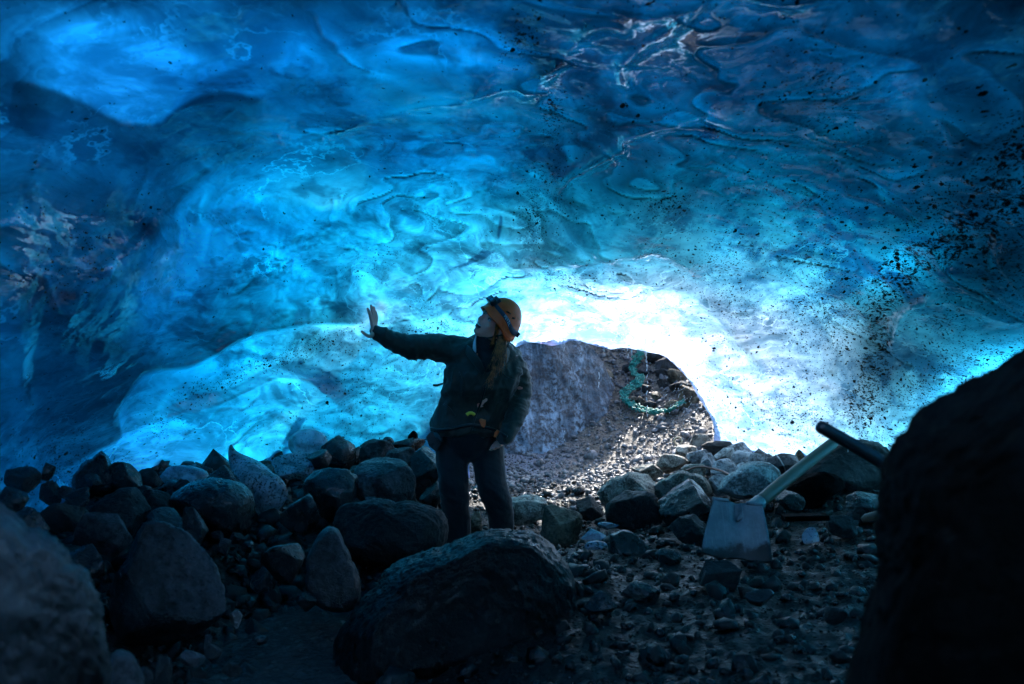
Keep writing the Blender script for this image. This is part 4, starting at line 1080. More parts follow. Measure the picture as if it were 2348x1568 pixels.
shovel(W(960, 520, 2.9), (-.3, .2, .9), (1, .3, .2), W(822, 428, 2.75), .26, .28, .019, M_BLACKW, M_STEELD,
       'black shaft of a second shovel sticking out behind the huge black boulder')
# short rod and plank beside the boulder
o = mesh_obj('rod', *(tube([W(862,520,4.9), W(866,518,4.9), W(880,514.5,4.85), W(900,508,4.8)], [.012, .02, .022, .022], 14)), M_ASH)
tag(recenter(o), 'short grey green rod end lying low beside the huge black boulder', 'rod')
mb_ = MB().box(W(805, 517, 5.2), [(1, -.05, .03), (.05, 1, 0), (-.03, 0, 1)], (.115, .05, .014)); o = mb_.build('plank', M_SOOT, smooth_sh=False)
md = o.modifiers.new('b', 'BEVEL'); md.width = .006; md.segments = 2
tag(o, 'black plank lying right of the shovel blade', 'plank')

# ================================================================== rope ring, rope, net
M_ROPE = plain('tan_rope', (.50, .40, .26), .7, 0, .4, 90, .3); M_BROPE = plain('brown_rope', (.22, .10, .07), .6, 0, .3, 90, .3)
c = W(678, 441, 8.55)
o = mesh_obj('rope_ring', *tube([c + np.array([.033*math.cos(a), .006*math.sin(2*a), .031*math.sin(a)]) for a in np.linspace(-.8, 4.4, 26)], .008, 10), M_ROPE)
tag(recenter(o), 'small tan ring of rope sticking out of the gravel near the ice edge', 'rope ring')
def curve_pts(pts, n=60):
    o = spline([tuple(p) for p in pts], 8) if len(pts[0]) == 2 else None
    return o
rp = [(686,471,7.05),(694,467.5,7.05),(703,467,7.0),(714,469,6.95),(724,472,6.8),(733,477,6.6),(736,481,6.5)]
xy = spline([(a, b) for a, b, c_ in rp], 5); dd = np.interp(np.linspace(0, 1, len(xy)), np.linspace(0, 1, len(rp)), [q[2] for q in rp])
o = mesh_obj('rope', *tube([W(a, b, y_) for (a, b), y_ in zip(xy, dd)], .0085, 8), M_BROPE)
tag(recenter(o), 'thin reddish brown rope arching over the cobbles to the bright pale boulder', 'rope')

M_NET = plain('teal_plastic_net', (.01, .26, .21), .45, 0, 0, 50, .25)
def slope_pt(px_, py_):
    """where the sight line meets the outer slope"""
    Y_ = np.linspace(8.6, 13, 400); p = np.stack([(px_-512)/F*Y_, Y_, 1.6-(py_-342)/F*Y_], 1)
    g = ground_z(p[:, 0], p[:, 1]); k = np.argmax(p[:, 2] < g + .03) if (p[:, 2] < g + .03).any() else 200
    return p[k] + np.array([0, -.05, .03])
def net():
    way = [(641,354),(637,361),(632,370),(634,376),(640,380),(636,386),(628,392),(624,398),(626,404),(633,408),(645,413),(655,414),(664,414),(674,410),(682,404)]
    wd = [.10,.13,.08,.05,.10,.15,.13,.11,.08,.12,.12,.06,.03,.025,.03]
    sp = spline(way, 9); w_ = np.interp(np.linspace(0, 1, len(sp)), np.linspace(0, 1, len(wd)), wd)
    P = np.array([slope_pt(a, b) for a, b in sp]); rs = np.random.RandomState(4)
    T_ = np.gradient(P, axis=0); T_ /= np.linalg.norm(T_, axis=1)[:, None]; S = np.cross(T_, [0, -.6, .8]); S /= np.linalg.norm(S, axis=1)[:, None]
    m = MB(); k = 6; n = len(P); Q = np.zeros((n, k, 3))
    for j in range(k):
        Q[:, j] = P + S*(w_*(j/(k-1)-.5)*.65)[:, None] + rs.normal(0, .011, (n, 3))
    for j in range(k): m.tube(Q[:, j], .0045, 5)
    for i in range(0, n-1):
        for j in range(k-1):
            if rs.rand() < .8: m.tube([Q[i, j], (Q[i, j]+Q[i+1, j+1])/2 + rs.normal(0, .006, 3), Q[i+1, j+1]], .004, 4)
            if rs.rand() < .5: m.tube([Q[i+1, j], Q[i, j+1]], .004, 4)
    o = m.build('net', M_NET); tag(recenter(o), 'tangled turquoise plastic net lying on the gravel slope outside', 'net')
net()

# ================================================================== falling melt water
M_DROP = NM('water_drop'); nd = M_DROP.princ(Base_Color=(.9, .95, 1), Roughness=.08); M_DROP.i(nd, 'Transmission Weight', .3); M_DROP = M_DROP.m
def drip(px_, y0, y1, Y_, label, n=7, r=.0045, seed=0):
    rs = np.random.RandomState(seed); m = MB()
    for t in np.linspace(0, 1, n):
        p = W(px_ + rs.normal(0, .35), y0 + (y1-y0)*t + rs.normal(0, 1), Y_)
        m.ell(p, (r*rs.uniform(.6, 1), r*rs.uniform(.6, 1), r*rs.uniform(2.2, 4)), nu=8, nv=8)
    o = m.build('water_drip', M_DROP); tag(recenter(o), label, kind='stuff')
drip(646.5, 352, 366, 8.75, 'short string of drops falling from the ice lip above the green net', 6, .005, 1)
drip(628, 348, 357, 8.75, 'string of drops falling from the ice lip left of the green net', 5, .0045, 2)
drip(647, 366, 414, 8.75, 'long scattered string of drops falling in front of the green net', 13, .0045, 3)
drip(599, 373, 386, 8.7, 'few faint drops falling in front of the cobble on the slope', 5, .004, 4)
drip(564, 345, 352, 8.8, 'short streak of drops right under the ice lip near the person', 4, .004, 5)
drip(564, 432, 440, 8.6, 'drops falling in front of the base of the ice bank', 4, .003, 7)
drip(848, 445, 450, 5.6, 'drops falling just under the second shovel shaft', 3, .004, 10)
rs = np.random.RandomState(8); m = MB()
for k in range(70):
    a = rs.uniform(.4, 1.5); L_ = rs.uniform(.01, .03); p = W(683 + rs.normal(0, 9), 400 + rs.normal(0, 12), 8.8); d = np.array([math.cos(a), 0, math.sin(a)])
    if p[0] > (712-512)/F*8.8: continue
    m.tube([p, p+d*L_*.5, p+d*L_], [.0008, .0022, .0008], 5)
o = m.build('water_spray', M_DROP); tag(o, kind='stuff')
# icicles on the lip
M_ICICLE = ice_chunk_mat('icicle_ice', (.8, .9, .95))
for i, (a, b, l_, r_, lab) in enumerate([(604,346,7,.012,'small icicle stub on the ice lip over the middle of the slope'),(632,347,9,.012,'icicle on the ice lip above the upper green net'),
      (646,350,8,.016,'thickest icicle hanging on the ice lip, right of the green net'),(541,342,6,.01,'tiny icicle on the ice lip just right of the person')]):
    p = W(a, b, 8.9)
    o = mesh_obj('icicle', *tube([p + np.array([0, 0, .03]), p, p - np.array([.002, 0, l_/F*8.9*.6]), p - np.array([0, 0, l_/F*8.9])], [r_*1.6, r_, r_*.5, .002], 10), M_ICICLE)
    tag(recenter(o), lab, 'icicle', 'icicles on the lip of the opening')
# ================================================================== person
def voxel_mesh(mb, voxel, smooth_it=6, fac=.5):
    """union the overlapping closed shapes in mb into one continuous surface (verts, faces)"""
    o = mb.build('tmp_shape', None)
    md = o.modifiers.new('r', 'REMESH'); md.mode = 'VOXEL'; md.voxel_size = voxel; md.use_smooth_shade = True
    sm = o.modifiers.new('s', 'SMOOTH'); sm.factor = fac; sm.iterations = smooth_it
    dg = bpy.context.evaluated_depsgraph_get(); dg.update(); ev = o.evaluated_get(dg); me = ev.to_mesh()
    n = len(me.vertices); v = np.empty(n*3, np.float32); me.vertices.foreach_get('co', v); v = v.reshape(-1, 3).astype(float)
    nr = np.empty(n*3, np.float32); me.vertices.foreach_get('normal', nr); nr = nr.reshape(-1, 3).astype(float)
    f = [tuple(p.vertices) for p in me.polygons]
    ev.to_mesh_clear(); me_ = o.data; bpy.data.objects.remove(o); bpy.data.meshes.remove(me_)
    return v, nr, f

def limb(mb, pts, rads, sx=1.0, seg=16, n=14):
    P = np.array(pts, float); t = np.linspace(0, 1, len(P)); tt = np.linspace(0, 1, n)
    # smooth path
    sp = []
    Q = np.vstack([P[0], P, P[-1]])
    for i in range(len(P)-1):
        a, b, c, d = Q[i], Q[i+1], Q[i+2], Q[i+3]
        for k in range(6):
            u = k/6; sp.append(.5*((2*b)+(-a+c)*u+(2*a-5*b+4*c-d)*u*u+(-a+3*b-3*c+d)*u**3))
    sp.append(P[-1]); sp = np.array(sp); r = np.interp(np.linspace(0, len(P)-1, len(sp)), np.arange(len(P)), rads)
    mb.tube(sp, r, seg, sx=sx)
    mb.ell(P[0], (rads[0],)*3, nu=14, nv=9); mb.ell(P[-1], (rads[-1],)*3, nu=14, nv=9)

PC = W(470, 560, 6.25)
person = tag(empty('person', PC), 'person in an orange helmet, dark green jacket and black trousers, reaching out to the ice', 'person')
M_SKIN = NM('skin'); nd = M_SKIN.princ(Base_Color=M_SKIN.mixc(M_SKIN.noise(M_SKIN.obj(), 30, 4), (.95, .33, .24), (1.0, .42, .31)), Roughness=.5)
M_SKIN.i(nd, 'Subsurface Weight', .25); M_SKIN.i(nd, 'Subsurface Radius', (.02, .006, .003)); M_SKIN.i(nd, 'Subsurface Scale', .5); M_SKIN = M_SKIN.m
def cloth(name, a, b, rough=.75, sheen=.3, scale=1.0, bump=.35):
    N = NM(name); p = N.obj()
    n = N.noise(p, 5, 5, .6); n2 = N.noise(p, 260*scale, 3, .6); n3 = N.noise(N.mapping(p, (1, 1, .5)), 22, 5, .6, .6)
    h = N.math('ADD', N.math('MULTIPLY', n3, 1.0), N.math('MULTIPLY', n2, .12))
    nd = N.princ(Base_Color=N.mixc(N.ramp(n, .35, .65), a, b), Roughness=rough, Normal=N.bump(h, bump, .012)); N.i(nd, 'Sheen Weight', sheen); N.i(nd, 'Sheen Roughness', .5); N.i(nd, 'Specular IOR Level', .3)
    return N.m
M_JACK = cloth('dark_green_shell_fabric', (.026, .024, .018), (.036, .034, .026), .55, .15)
M_TROU = cloth('black_trouser_fabric', (.008, .008, .010), (.014, .014, .018), .75, .2)
M_FLEECE = cloth('lilac_grey_fleece', (.60, .42, .46), (.75, .55, .58), .9, .5, .5)
M_BOOT = plain('black_boot_leather', (.012, .011, .010), .5, 0, .3, 60)
M_HAIR = NM('brown_hair'); _p = M_HAIR.obj(); nd = M_HAIR.princ(Base_Color=M_HAIR.mixc(M_HAIR.ramp(M_HAIR.noise(_p, 30, 4), .4, .62), (.12, .026, .008), (.70, .19, .045)), Roughness=.38); M_HAIR = M_HAIR.m
M_HELM = NM('orange_helmet_shell'); _p = M_HELM.obj(); nd = M_HELM.princ(Base_Color=M_HELM.mixc(M_HELM.ramp(M_HELM.noise(_p, 60, 6, .7), .56, .7), (1.0, .09, .003), (.85, .07, .003)), Roughness=M_HELM.ramp(M_HELM.noise(_p, 40, 5), .3, .7, .28, .5)); M_HELM.i(nd, 'Subsurface Weight', .1); M_HELM.i(nd, 'Subsurface Scale', .02); M_HELM = M_HELM.m
M_STRAP = plain('dark_grey_elastic', (.035, .045, .07), .7, 0, .3, 200)
M_LAMP = plain('black_plastic', (.012, .02, .025), .3, 0, .1, 60)
M_LENS = plain('blue_glass_lens', (.05, .22, .35), .08, .2, 0, 50, .3, .8)
M_ORANGE = plain('orange_webbing', (.9, .12, .02), .6, 0, .2, 90); M_YEL = plain('yellow_green_tag', (.95, .6, .05), .6, 0, .2, 90)
M_TEETH = plain('teeth', (.8, .76, .7), .3); M_MOUTH = plain('mouth_dark', (.10, .02, .02), .5); M_EYE = plain('eye_white', (.6, .58, .56), .15); M_IRIS = plain('iris', (.03, .03, .03), .1)
M_LIP = plain('lip', (.45, .16, .14), .4)

# head frame: HU up, HN where the face points, HL the person's left
HU = np.array([.62, -.09, .78]); HU /= np.linalg.norm(HU)
HN = np.array([-.62, -.66, .40]); HN -= HU*(HN@HU); HN /= np.linalg.norm(HN)
HL = np.cross(HU, HN)
HC = W(495, 323, 6.1); HS = 1.15
AX = np.array([HL, HN, HU])
def H(l, n, u): return HC + (HL*l + HN*n + HU*u)*HS

def body():
    m = MB()
    # head
    m.ell(H(0, -.012, .035), (.074, .092, .088), AX, 32, 20)          # skull
    m.ell(H(0, .030, -.035), (.056, .058, .072), AX, 28, 18)          # face mass
    m.ell(H(0, .052, -.085), (.030, .030, .026), AX)                  # chin
    for s in (-1, 1):
        m.ell(H(s*.036, .052, -.030), (.024, .026, .022), AX)          # cheek
        m.ell(H(s*.030, .066, .018), (.026, .018, .010), AX)           # brow
        m.ell(H(s*.046, -.0, -.06), (.016, .034, .028), AX)            # jaw
        m.ell(H(s*.076, -.012, -.012), (.008, .018, .030), AX)         # ear
        m.ell(H(s*.010, .092, -.028), (.008, .010, .007), AX, 12, 8)   # nostril wing
    m.tube([H(0, .080, .018), H(0, .090, .002), H(0, .102, -.016), H(0, .106, -.025), H(0, .090, -.032)], [.008, .009, .011, .012, .008], 12)
    m.ell(H(0, .082, -.046), (.020, .012, .006), AX, 16, 10)           # upper lip
    m.ell(H(0, .070, -.074), (.018, .016, .007), AX, 16, 10)           # lower lip
    NB = W(484, 352, 6.22)
    limb(m, [H(0, -.02, -.04), (H(0, -.02, -.06)+NB)/2, NB], [.056, .052, .062])
    # trunk and limbs under the clothes
    limb(m, [W(484,356,6.22), W(484,380,6.2), W(478,405,6.27), W(471,430,6.3)], [.11, .12, .12, .12], 1.25)
    limb(m, [W(452,350,6.2), W(412,347,6.1), W(392,341,6.05), W(377,333.5,6.0)], [.055, .045, .04, .026])
    limb(m, [W(514,362,6.2), W(521,396,6.25), W(513,420,6.15), W(504,440,6.05)], [.055, .045, .04, .028])
    for a in ([W(455,432,6.3), W(456,482,6.25), W(459,520,6.3), W(461,553,6.32)], [W(486,432,6.3), W(492,482,6.25), W(499,518,6.3), W(503,548,6.32)]):
        limb(m, a, [.075, .055, .05, .04])
    return m
def fingers(m, wrist, palm_c, up, across, curl, spec, pr, thumb):
    """palm and five separate fingers"""
    up = up/np.linalg.norm(up); across = across/np.linalg.norm(across); nrm = np.cross(across, up); nrm /= np.linalg.norm(nrm)
    m.ell(palm_c, (.040, .048, .016), np.array([across, up, nrm]), 20, 14)
    limb(m, [wrist, palm_c - up*.02], [.026, .028])
    for off, ln, r, sp_, cu in spec:
        b = palm_c + across*off + up*.034; d = up + across*sp_
        d /= np.linalg.norm(d)
        p1 = b + d*ln*.45; d2 = d + nrm*cu*curl; d2 /= np.linalg.norm(d2); p2 = p1 + d2*ln*.32; d3 = d + nrm*cu*curl*2; d3 /= np.linalg.norm(d3); p3 = p2 + d3*ln*.26
        limb(m, [b - d*.012, p1, p2, p3], [r*1.1, r*1.03, r*.95, r*.78], seg=10)
    limb(m, thumb, [.015, .0125, .0105, .008], seg=10)
def hand_reach():
    m = MB()
    up = np.array([-.06, .05, 1.0]); ac = np.array([-.30, -.95, -.03])         # across: towards the thumb side (nearer the camera)
    pc = W(374.3, 329.0, 6.0); wr = W(378, 334.5, 6.0)
    spec = [(.030, .090, .0105, .34, .10), (.010, .104, .0108, .06, .06), (-.010, .097, .0104, -.14, .10), (-.029, .078, .0092, -.36, .2)]
    th = [pc - up*.026 + ac*.022, W(370.6, 336.3, 5.93), W(366, 334.8, 5.91), W(361.9, 331.5, 5.90)]
    fingers(m, wr, pc, up, ac, 1, spec, .016, th)
    return m
def hand_rest():
    m = MB()
    pc = W(503, 439, 6.17); wr = W(507, 434, 6.14); up = W(494, 456, 5.98) - W(503, 443, 6.03); ac = np.array([-.8, -.1, -.35])
    spec = [(.028, .062, .0085, .15, .5), (.010, .070, .0088, .03, .6), (-.010, .066, .0084, -.06, .6), (-.027, .054, .0075, -.18, .7)]
    th = [pc + ac*.02, pc + ac*.045 + up*.1, pc + ac*.058 + up/np.linalg.norm(up)*.03, pc + ac*.06 + up/np.linalg.norm(up)*.05]
    fingers(m, wr, pc, up, ac, 1, spec, .016, th)
    return m
bm_ = body(); v1, n1_, f1 = voxel_mesh(bm_, .0075, 5)
hm = hand_reach(); v2, n2_, f2_ = voxel_mesh(hm, .0032, 3, .4)
hr = hand_rest(); v3, n3_, f3_ = voxel_mesh(hr, .0036, 3, .4)
vb = np.vstack([v1, v2, v3]); fb = f1 + [tuple(i+len(v1) for i in q) for q in f2_] + [tuple(i+len(v1)+len(v2) for i in q) for q in f3_]
def part(name, v, f, m, par=person, label=None):
    o = mesh_obj(name, np.asarray(v) - PC, f, m, par); 
    if label: o['label'] = label
    return o
body_o = part('body', vb, fb, M_SKIN)

def jacket():
    m = MB()
    # trunk: stacked ellipses
    st = [(484,346,6.24,.105,.085),(483,352,6.22,.175,.115),(483,361,6.2,.232,.138),(483,374,6.19,.258,.155),(480,388,6.2,.252,.16),(476,400,6.24,.235,.155),
          (472,411,6.27,.248,.16),(468.5,422,6.27,.258,.165),(468,430,6.26,.252,.165),(468,435,6.26,.24,.155)]
    vs, fs = [], []; ns = 40
    for (a, b, Y_, rx, ry) in st:
        c = W(a, b, Y_)
        for k in range(ns):
            t = 2*math.pi*k/ns; vs.append(c + np.array([rx*math.cos(t)*(.9 if abs(math.cos(t)) > .98 else 1), ry*math.sin(t), 0]))
    for j in range(len(st)-1):
        for k in range(ns):
            k2 = (k+1) % ns; fs.append((j*ns+k, (j+1)*ns+k, (j+1)*ns+k2, j*ns+k2))
    fs.append(tuple(range(ns))); fs.append(tuple((len(st)-1)*ns+k for k in range(ns-1, -1, -1)))
    m.add(vs, fs)
    # reaching sleeve
    limb(m, [W(468,357,6.2), W(450,351,6.18), W(430,347,6.13), W(409,347,6.07), W(394,341,6.03), W(381,334.5,6.0)], [.12, .098, .082, .076, .062, .050])
    limb(m, [W(383,335.3,6.0), W(377.3,332.6,6.0)], [.050, .046])
    # resting sleeve
    limb(m, [W(500,360,6.2), W(514,371,6.24), W(519.5,386,6.28), W(520,399,6.25), W(515,417,6.15), W(507,437,6.06)], [.115, .092, .078, .070, .064, .048])
    # folded hood behind the neck
    limb(m, [W(462,349,6.32), W(478,345,6.40), W(497,347,6.38), W(514,356,6.28)], [.05, .07, .07, .05])
    v, n, f = voxel_mesh(m, .009, 5)
    # creases: run across the sleeves and fall down the trunk
    q = v * np.array([1, 1, 1.0])
    sl = smooth(-.43, -.52, v[:, 0])                      # reaching sleeve
    a = ridged(np.stack([v[:, 0]*17 + v[:, 2]*5, v[:, 1]*3, v[:, 2]*5], 1), 3, .45)
    b = ridged(np.stack([v[:, 0]*8 + v[:, 2]*2.5, v[:, 1]*6, v[:, 2]*7 - v[:, 0]*5], 1) + 4, 3, .45)
    c = ridged(np.stack([v[:, 0]*4, v[:, 1]*5, v[:, 2]*19 + v[:, 0]*8], 1) + 9, 3, .45)
    sr = smooth(.0, .06, v[:, 0]) * smooth(1.55, 1.45, v[:, 2])
    d = .013*(sl*(a-.45)*1.1 + (1-sl)*((1-sr)*(b-.45)*1.3 + sr*(c-.45)*1.2)) + .003*fbm(v*30, 2)
    v = v + n*d[:, None]
    # waist cinch and hem flare
    return v, f
vj, fj = jacket(); jacket_o = part('jacket', vj, fj, M_JACK)

def trousers():
    m = MB()
    limb(m, [W(469,426,6.28), W(469,434,6.28)], [.17, .18])
    limb(m, [W(452,436,6.28), W(452,458,6.26), W(454,485,6.23), W(456.5,512,6.27), W(458,540,6.3), W(459.5,562,6.32)], [.110, .104, .094, .088, .086, .090])
    limb(m, [W(487,436,6.28), W(488.5,458,6.26), W(492,485,6.2), W(499.5,508,6.24), W(502,534,6.3), W(503.5,556,6.32)], [.110, .103, .093, .084, .080, .084])
    v, n, f = voxel_mesh(m, .009, 6)
    a = ridged(np.stack([v[:, 0]*5, v[:, 1]*5, v[:, 2]*13 + v[:, 0]*7], 1) + 2, 3, .45); kn = .5 + np.exp(-((v[:, 2]-.62)/.12)**2) + .8*smooth(.42, .3, v[:, 2])
    b = ridged(np.stack([v[:, 0]*9, v[:, 1]*9, v[:, 2]*2], 1), 2)
    v = v + n*(.009*kn*(a-.45) + .005*(b-.45))[:, None]
    return v, f
vt, ft = trousers(); part('trousers', vt, ft, M_TROU)
for (a, b, Y_) in ((460, 566, 6.3), (503.5, 560, 6.3)):
    m = MB(); c = W(a, b, Y_); m.ell(c + np.array([0, -.03, .02]), (.05, .13, .045)); m.ell(c + np.array([0, .05, .05]), (.048, .06, .08)); m.box(c + np.array([0, -.02, -.03]), np.eye(3), (.048, .135, .014))
    v, n, f = voxel_mesh(m, .009, 3); part('boot', v, f, M_BOOT)

# collar of the jacket, fleece, zip
def band(pts, hts, th_, m, name, outv):
    """upright strip following pts with height vectors"""
    P = np.array(pts); Hh = np.array(hts); n = len(P); vs = []
    for k in range(n):
        o_ = np.array(outv[k]); o_ = o_/np.linalg.norm(o_)*th_/2
        vs += [P[k]-o_, P[k]+o_, P[k]+Hh[k]+o_, P[k]+Hh[k]-o_]
    fs = []
    for k in range(n-1):
        for j in range(4):
            j2 = (j+1) % 4; fs.append((4*k+j, 4*k+j2, 4*k+4+j2, 4*k+4+j))
    fs += [(3, 2, 1, 0), tuple(4*(n-1)+j for j in range(4))]
    o = part(name, vs, fs, m); md = o.modifiers.new('s', 'SUBSURF'); md.levels = md.render_levels = 2
    return o
# fleece collar: leans open in front, from under the chin to behind the ear
pts = [W(504,362,6.13), W(495,366,6.06), W(486,363,6.03), W(478,357,6.05), W(471,349,6.10), W(474,343,6.2), W(485,341,6.3), W(498,344,6.3), W(508,350,6.2), W(509,355,6.14)]
top = [W(507,347,6.15), W(496,352,6.03), W(484,350,5.98), W(475,343,6.02), W(476,333,6.10), W(480,331,6.2), W(488,330,6.28), W(500,332,6.28), W(509,337,6.2), W(510,342,6.15)]
cen = W(489, 350, 6.16)
order = [5, 6, 7, 8, 9, 0]      # back and right side
band([pts[i] for i in order], [top[i]-pts[i] for i in order], .014, M_FLEECE, 'fleece_collar', [pts[i]-cen for i in order])
order = [5, 4, 3]
band([pts[i] for i in order], [top[i]-pts[i] for i in order], .014, M_FLEECE, 'fleece_collar', [pts[i]-cen for i in order])
# dark neck gaiter filling the front
m = MB(); limb(m, [H(0, .0, -.085), W(487, 352, 6.13), W(488, 364, 6.10)], [.052, .066, .072]); v, n, f = voxel_mesh(m, .007, 4)
v = v + n*(.006*ridged(v*np.array([9, 9, 26]), 3))[:, None]; part('neck_gaiter', v, f, M_TROU)
# jacket collar flaps
band([W(462,350,6.14), W(468,358,6.04), W(476,368,6.01), W(483,378,6.015)], [W(465,341,6.14)-W(462,350,6.14), W(474,350,6.02)-W(468,358,6.04), W(482,361,5.985)-W(476,368,6.01), W(486,372,6.0)-W(483,378,6.015)], .012, M_JACK, 'collar', [(-.7,-.7,0)]*4)
band([W(493,380,6.02), W(500,372,6.03), W(508,363,6.08), W(513,354,6.16)], [W(490,373,6.0)-W(493,380,6.02), W(494,363,5.99)-W(500,372,6.03), W(503,352,6.04)-W(508,363,6.08), W(508,344,6.16)-W(513,354,6.16)], .012, M_JACK, 'collar', [(.7,-.7,0)]*4)
def front_line(pl, r, m, name, off=.004, y0=6.0):
    """thin trim lying on the jacket front"""
    from mathutils.bvhtree import BVHTree
    global _bvh
    if '_bvh' not in globals(): _bvh = BVHTree.FromPolygons([tuple(p) for p in vj], fj)
    out = []
    for a, b in spline(pl, 6):
        d = Vector(((a-512)/F, 1, -(b-342)/F)); d.normalize(); h = _bvh.ray_cast(Vector(tuple(CAM)), d)
        if h[0] is not None: out.append(np.array(h[0]) - np.array(d)*off)
    return part(name, *tube(out, r, 8), m)
M_TRIM = plain('black_trim', (.006, .007, .008), .35, 0, 0)
front_line([(486,380),(484,392),(480,405),(475,418),(471,431)], .006, M_TRIM, 'zip')
front_line([(501,372),(507,377),(514,380)], .003, M_TRIM, 'seam'); front_line([(459,372),(463,382),(461,396)], .003, M_TRIM, 'seam')
front_line([(497,404),(503,401),(509,398)], .005, M_TRIM, 'pocket_zip'); front_line([(444,404),(450,409),(455,416)], .005, M_TRIM, 'pocket_zip')
M_LOGO = plain('grey_print', (.12, .14, .15), .5)
for dx in (0, 2.2):
    front_line([(493.6+dx+1.0*math.cos(t), 376.5+1.2*math.sin(t)) for t in np.linspace(0, 6.1, 8)], .0013, M_LOGO, 'emblem', .003)
# harness
front_line([(430,428),(440,430),(455,428),(470,425),(484,427),(497,431),(507,437)], .010, M_TRIM, 'belt', .006)
front_line([(466.5,415.0),(469,413.2),(472.5,413.4),(474.5,415.2)], .0105, M_YEL, 'tag', .012)
o = front_line([(480,421),(483,421),(486,422)], .0085, M_LAMP, 'buckle', .012)
def flat(name, pl, Y_, th_, m):
    pl = [W(a, b, Y_) for a, b in pl]; n = len(pl); vs = pl + [p + np.array([0, th_, 0]) for p in pl]
    fs = [tuple(range(n-1, -1, -1)), tuple(range(n, 2*n))] + [(i, (i+1) % n, n+(i+1) % n, n+i) for i in range(n)]
    o = part(name, vs, fs, m); o.data.polygons.foreach_set('use_smooth', np.zeros(len(fs), bool)); md = o.modifiers.new('b', 'BEVEL'); md.width = .004; md.segments = 2; return o
flat('gear_loop', [(478.5,420),(481,418.8),(486,420.2),(485.6,425),(484,428.2),(481.5,426.5)], 6.06, .03, M_ORANGE)['label'] = 'orange fabric tab on the harness'
flat('gear_strap', [(494.3,433),(495,432.2),(496.8,430),(499.5,431.4),(498,434.5),(495.6,438),(493.4,437)], 6.0, .03, M_ORANGE)
flat('pouch', [(496,438.5),(500,431.5),(508.5,438.5),(504.5,445),(500,444.4)], 6.02, .07, M_LAMP)['label'] = 'black pouch on the hip'
flat('tool_holster', [(426,437),(431,431.5),(441,434.5),(443,442),(436,452),(429,446)], 6.15, .08, M_LAMP)
mb_ = MB().tube([W(435,433,6.1), W(441.5,441.5,6.08)], .012, 12); part('bottle', np.vstack(mb_.v), mb_.f, M_STEELD)
mb_ = MB().tube([W(443,383.6,6.1), W(437,385.5,6.05), W(433.5,385.2,6.03)], [.006, .008, .007], 8); part('strap_end', np.vstack(mb_.v), mb_.f, M_TRIM)

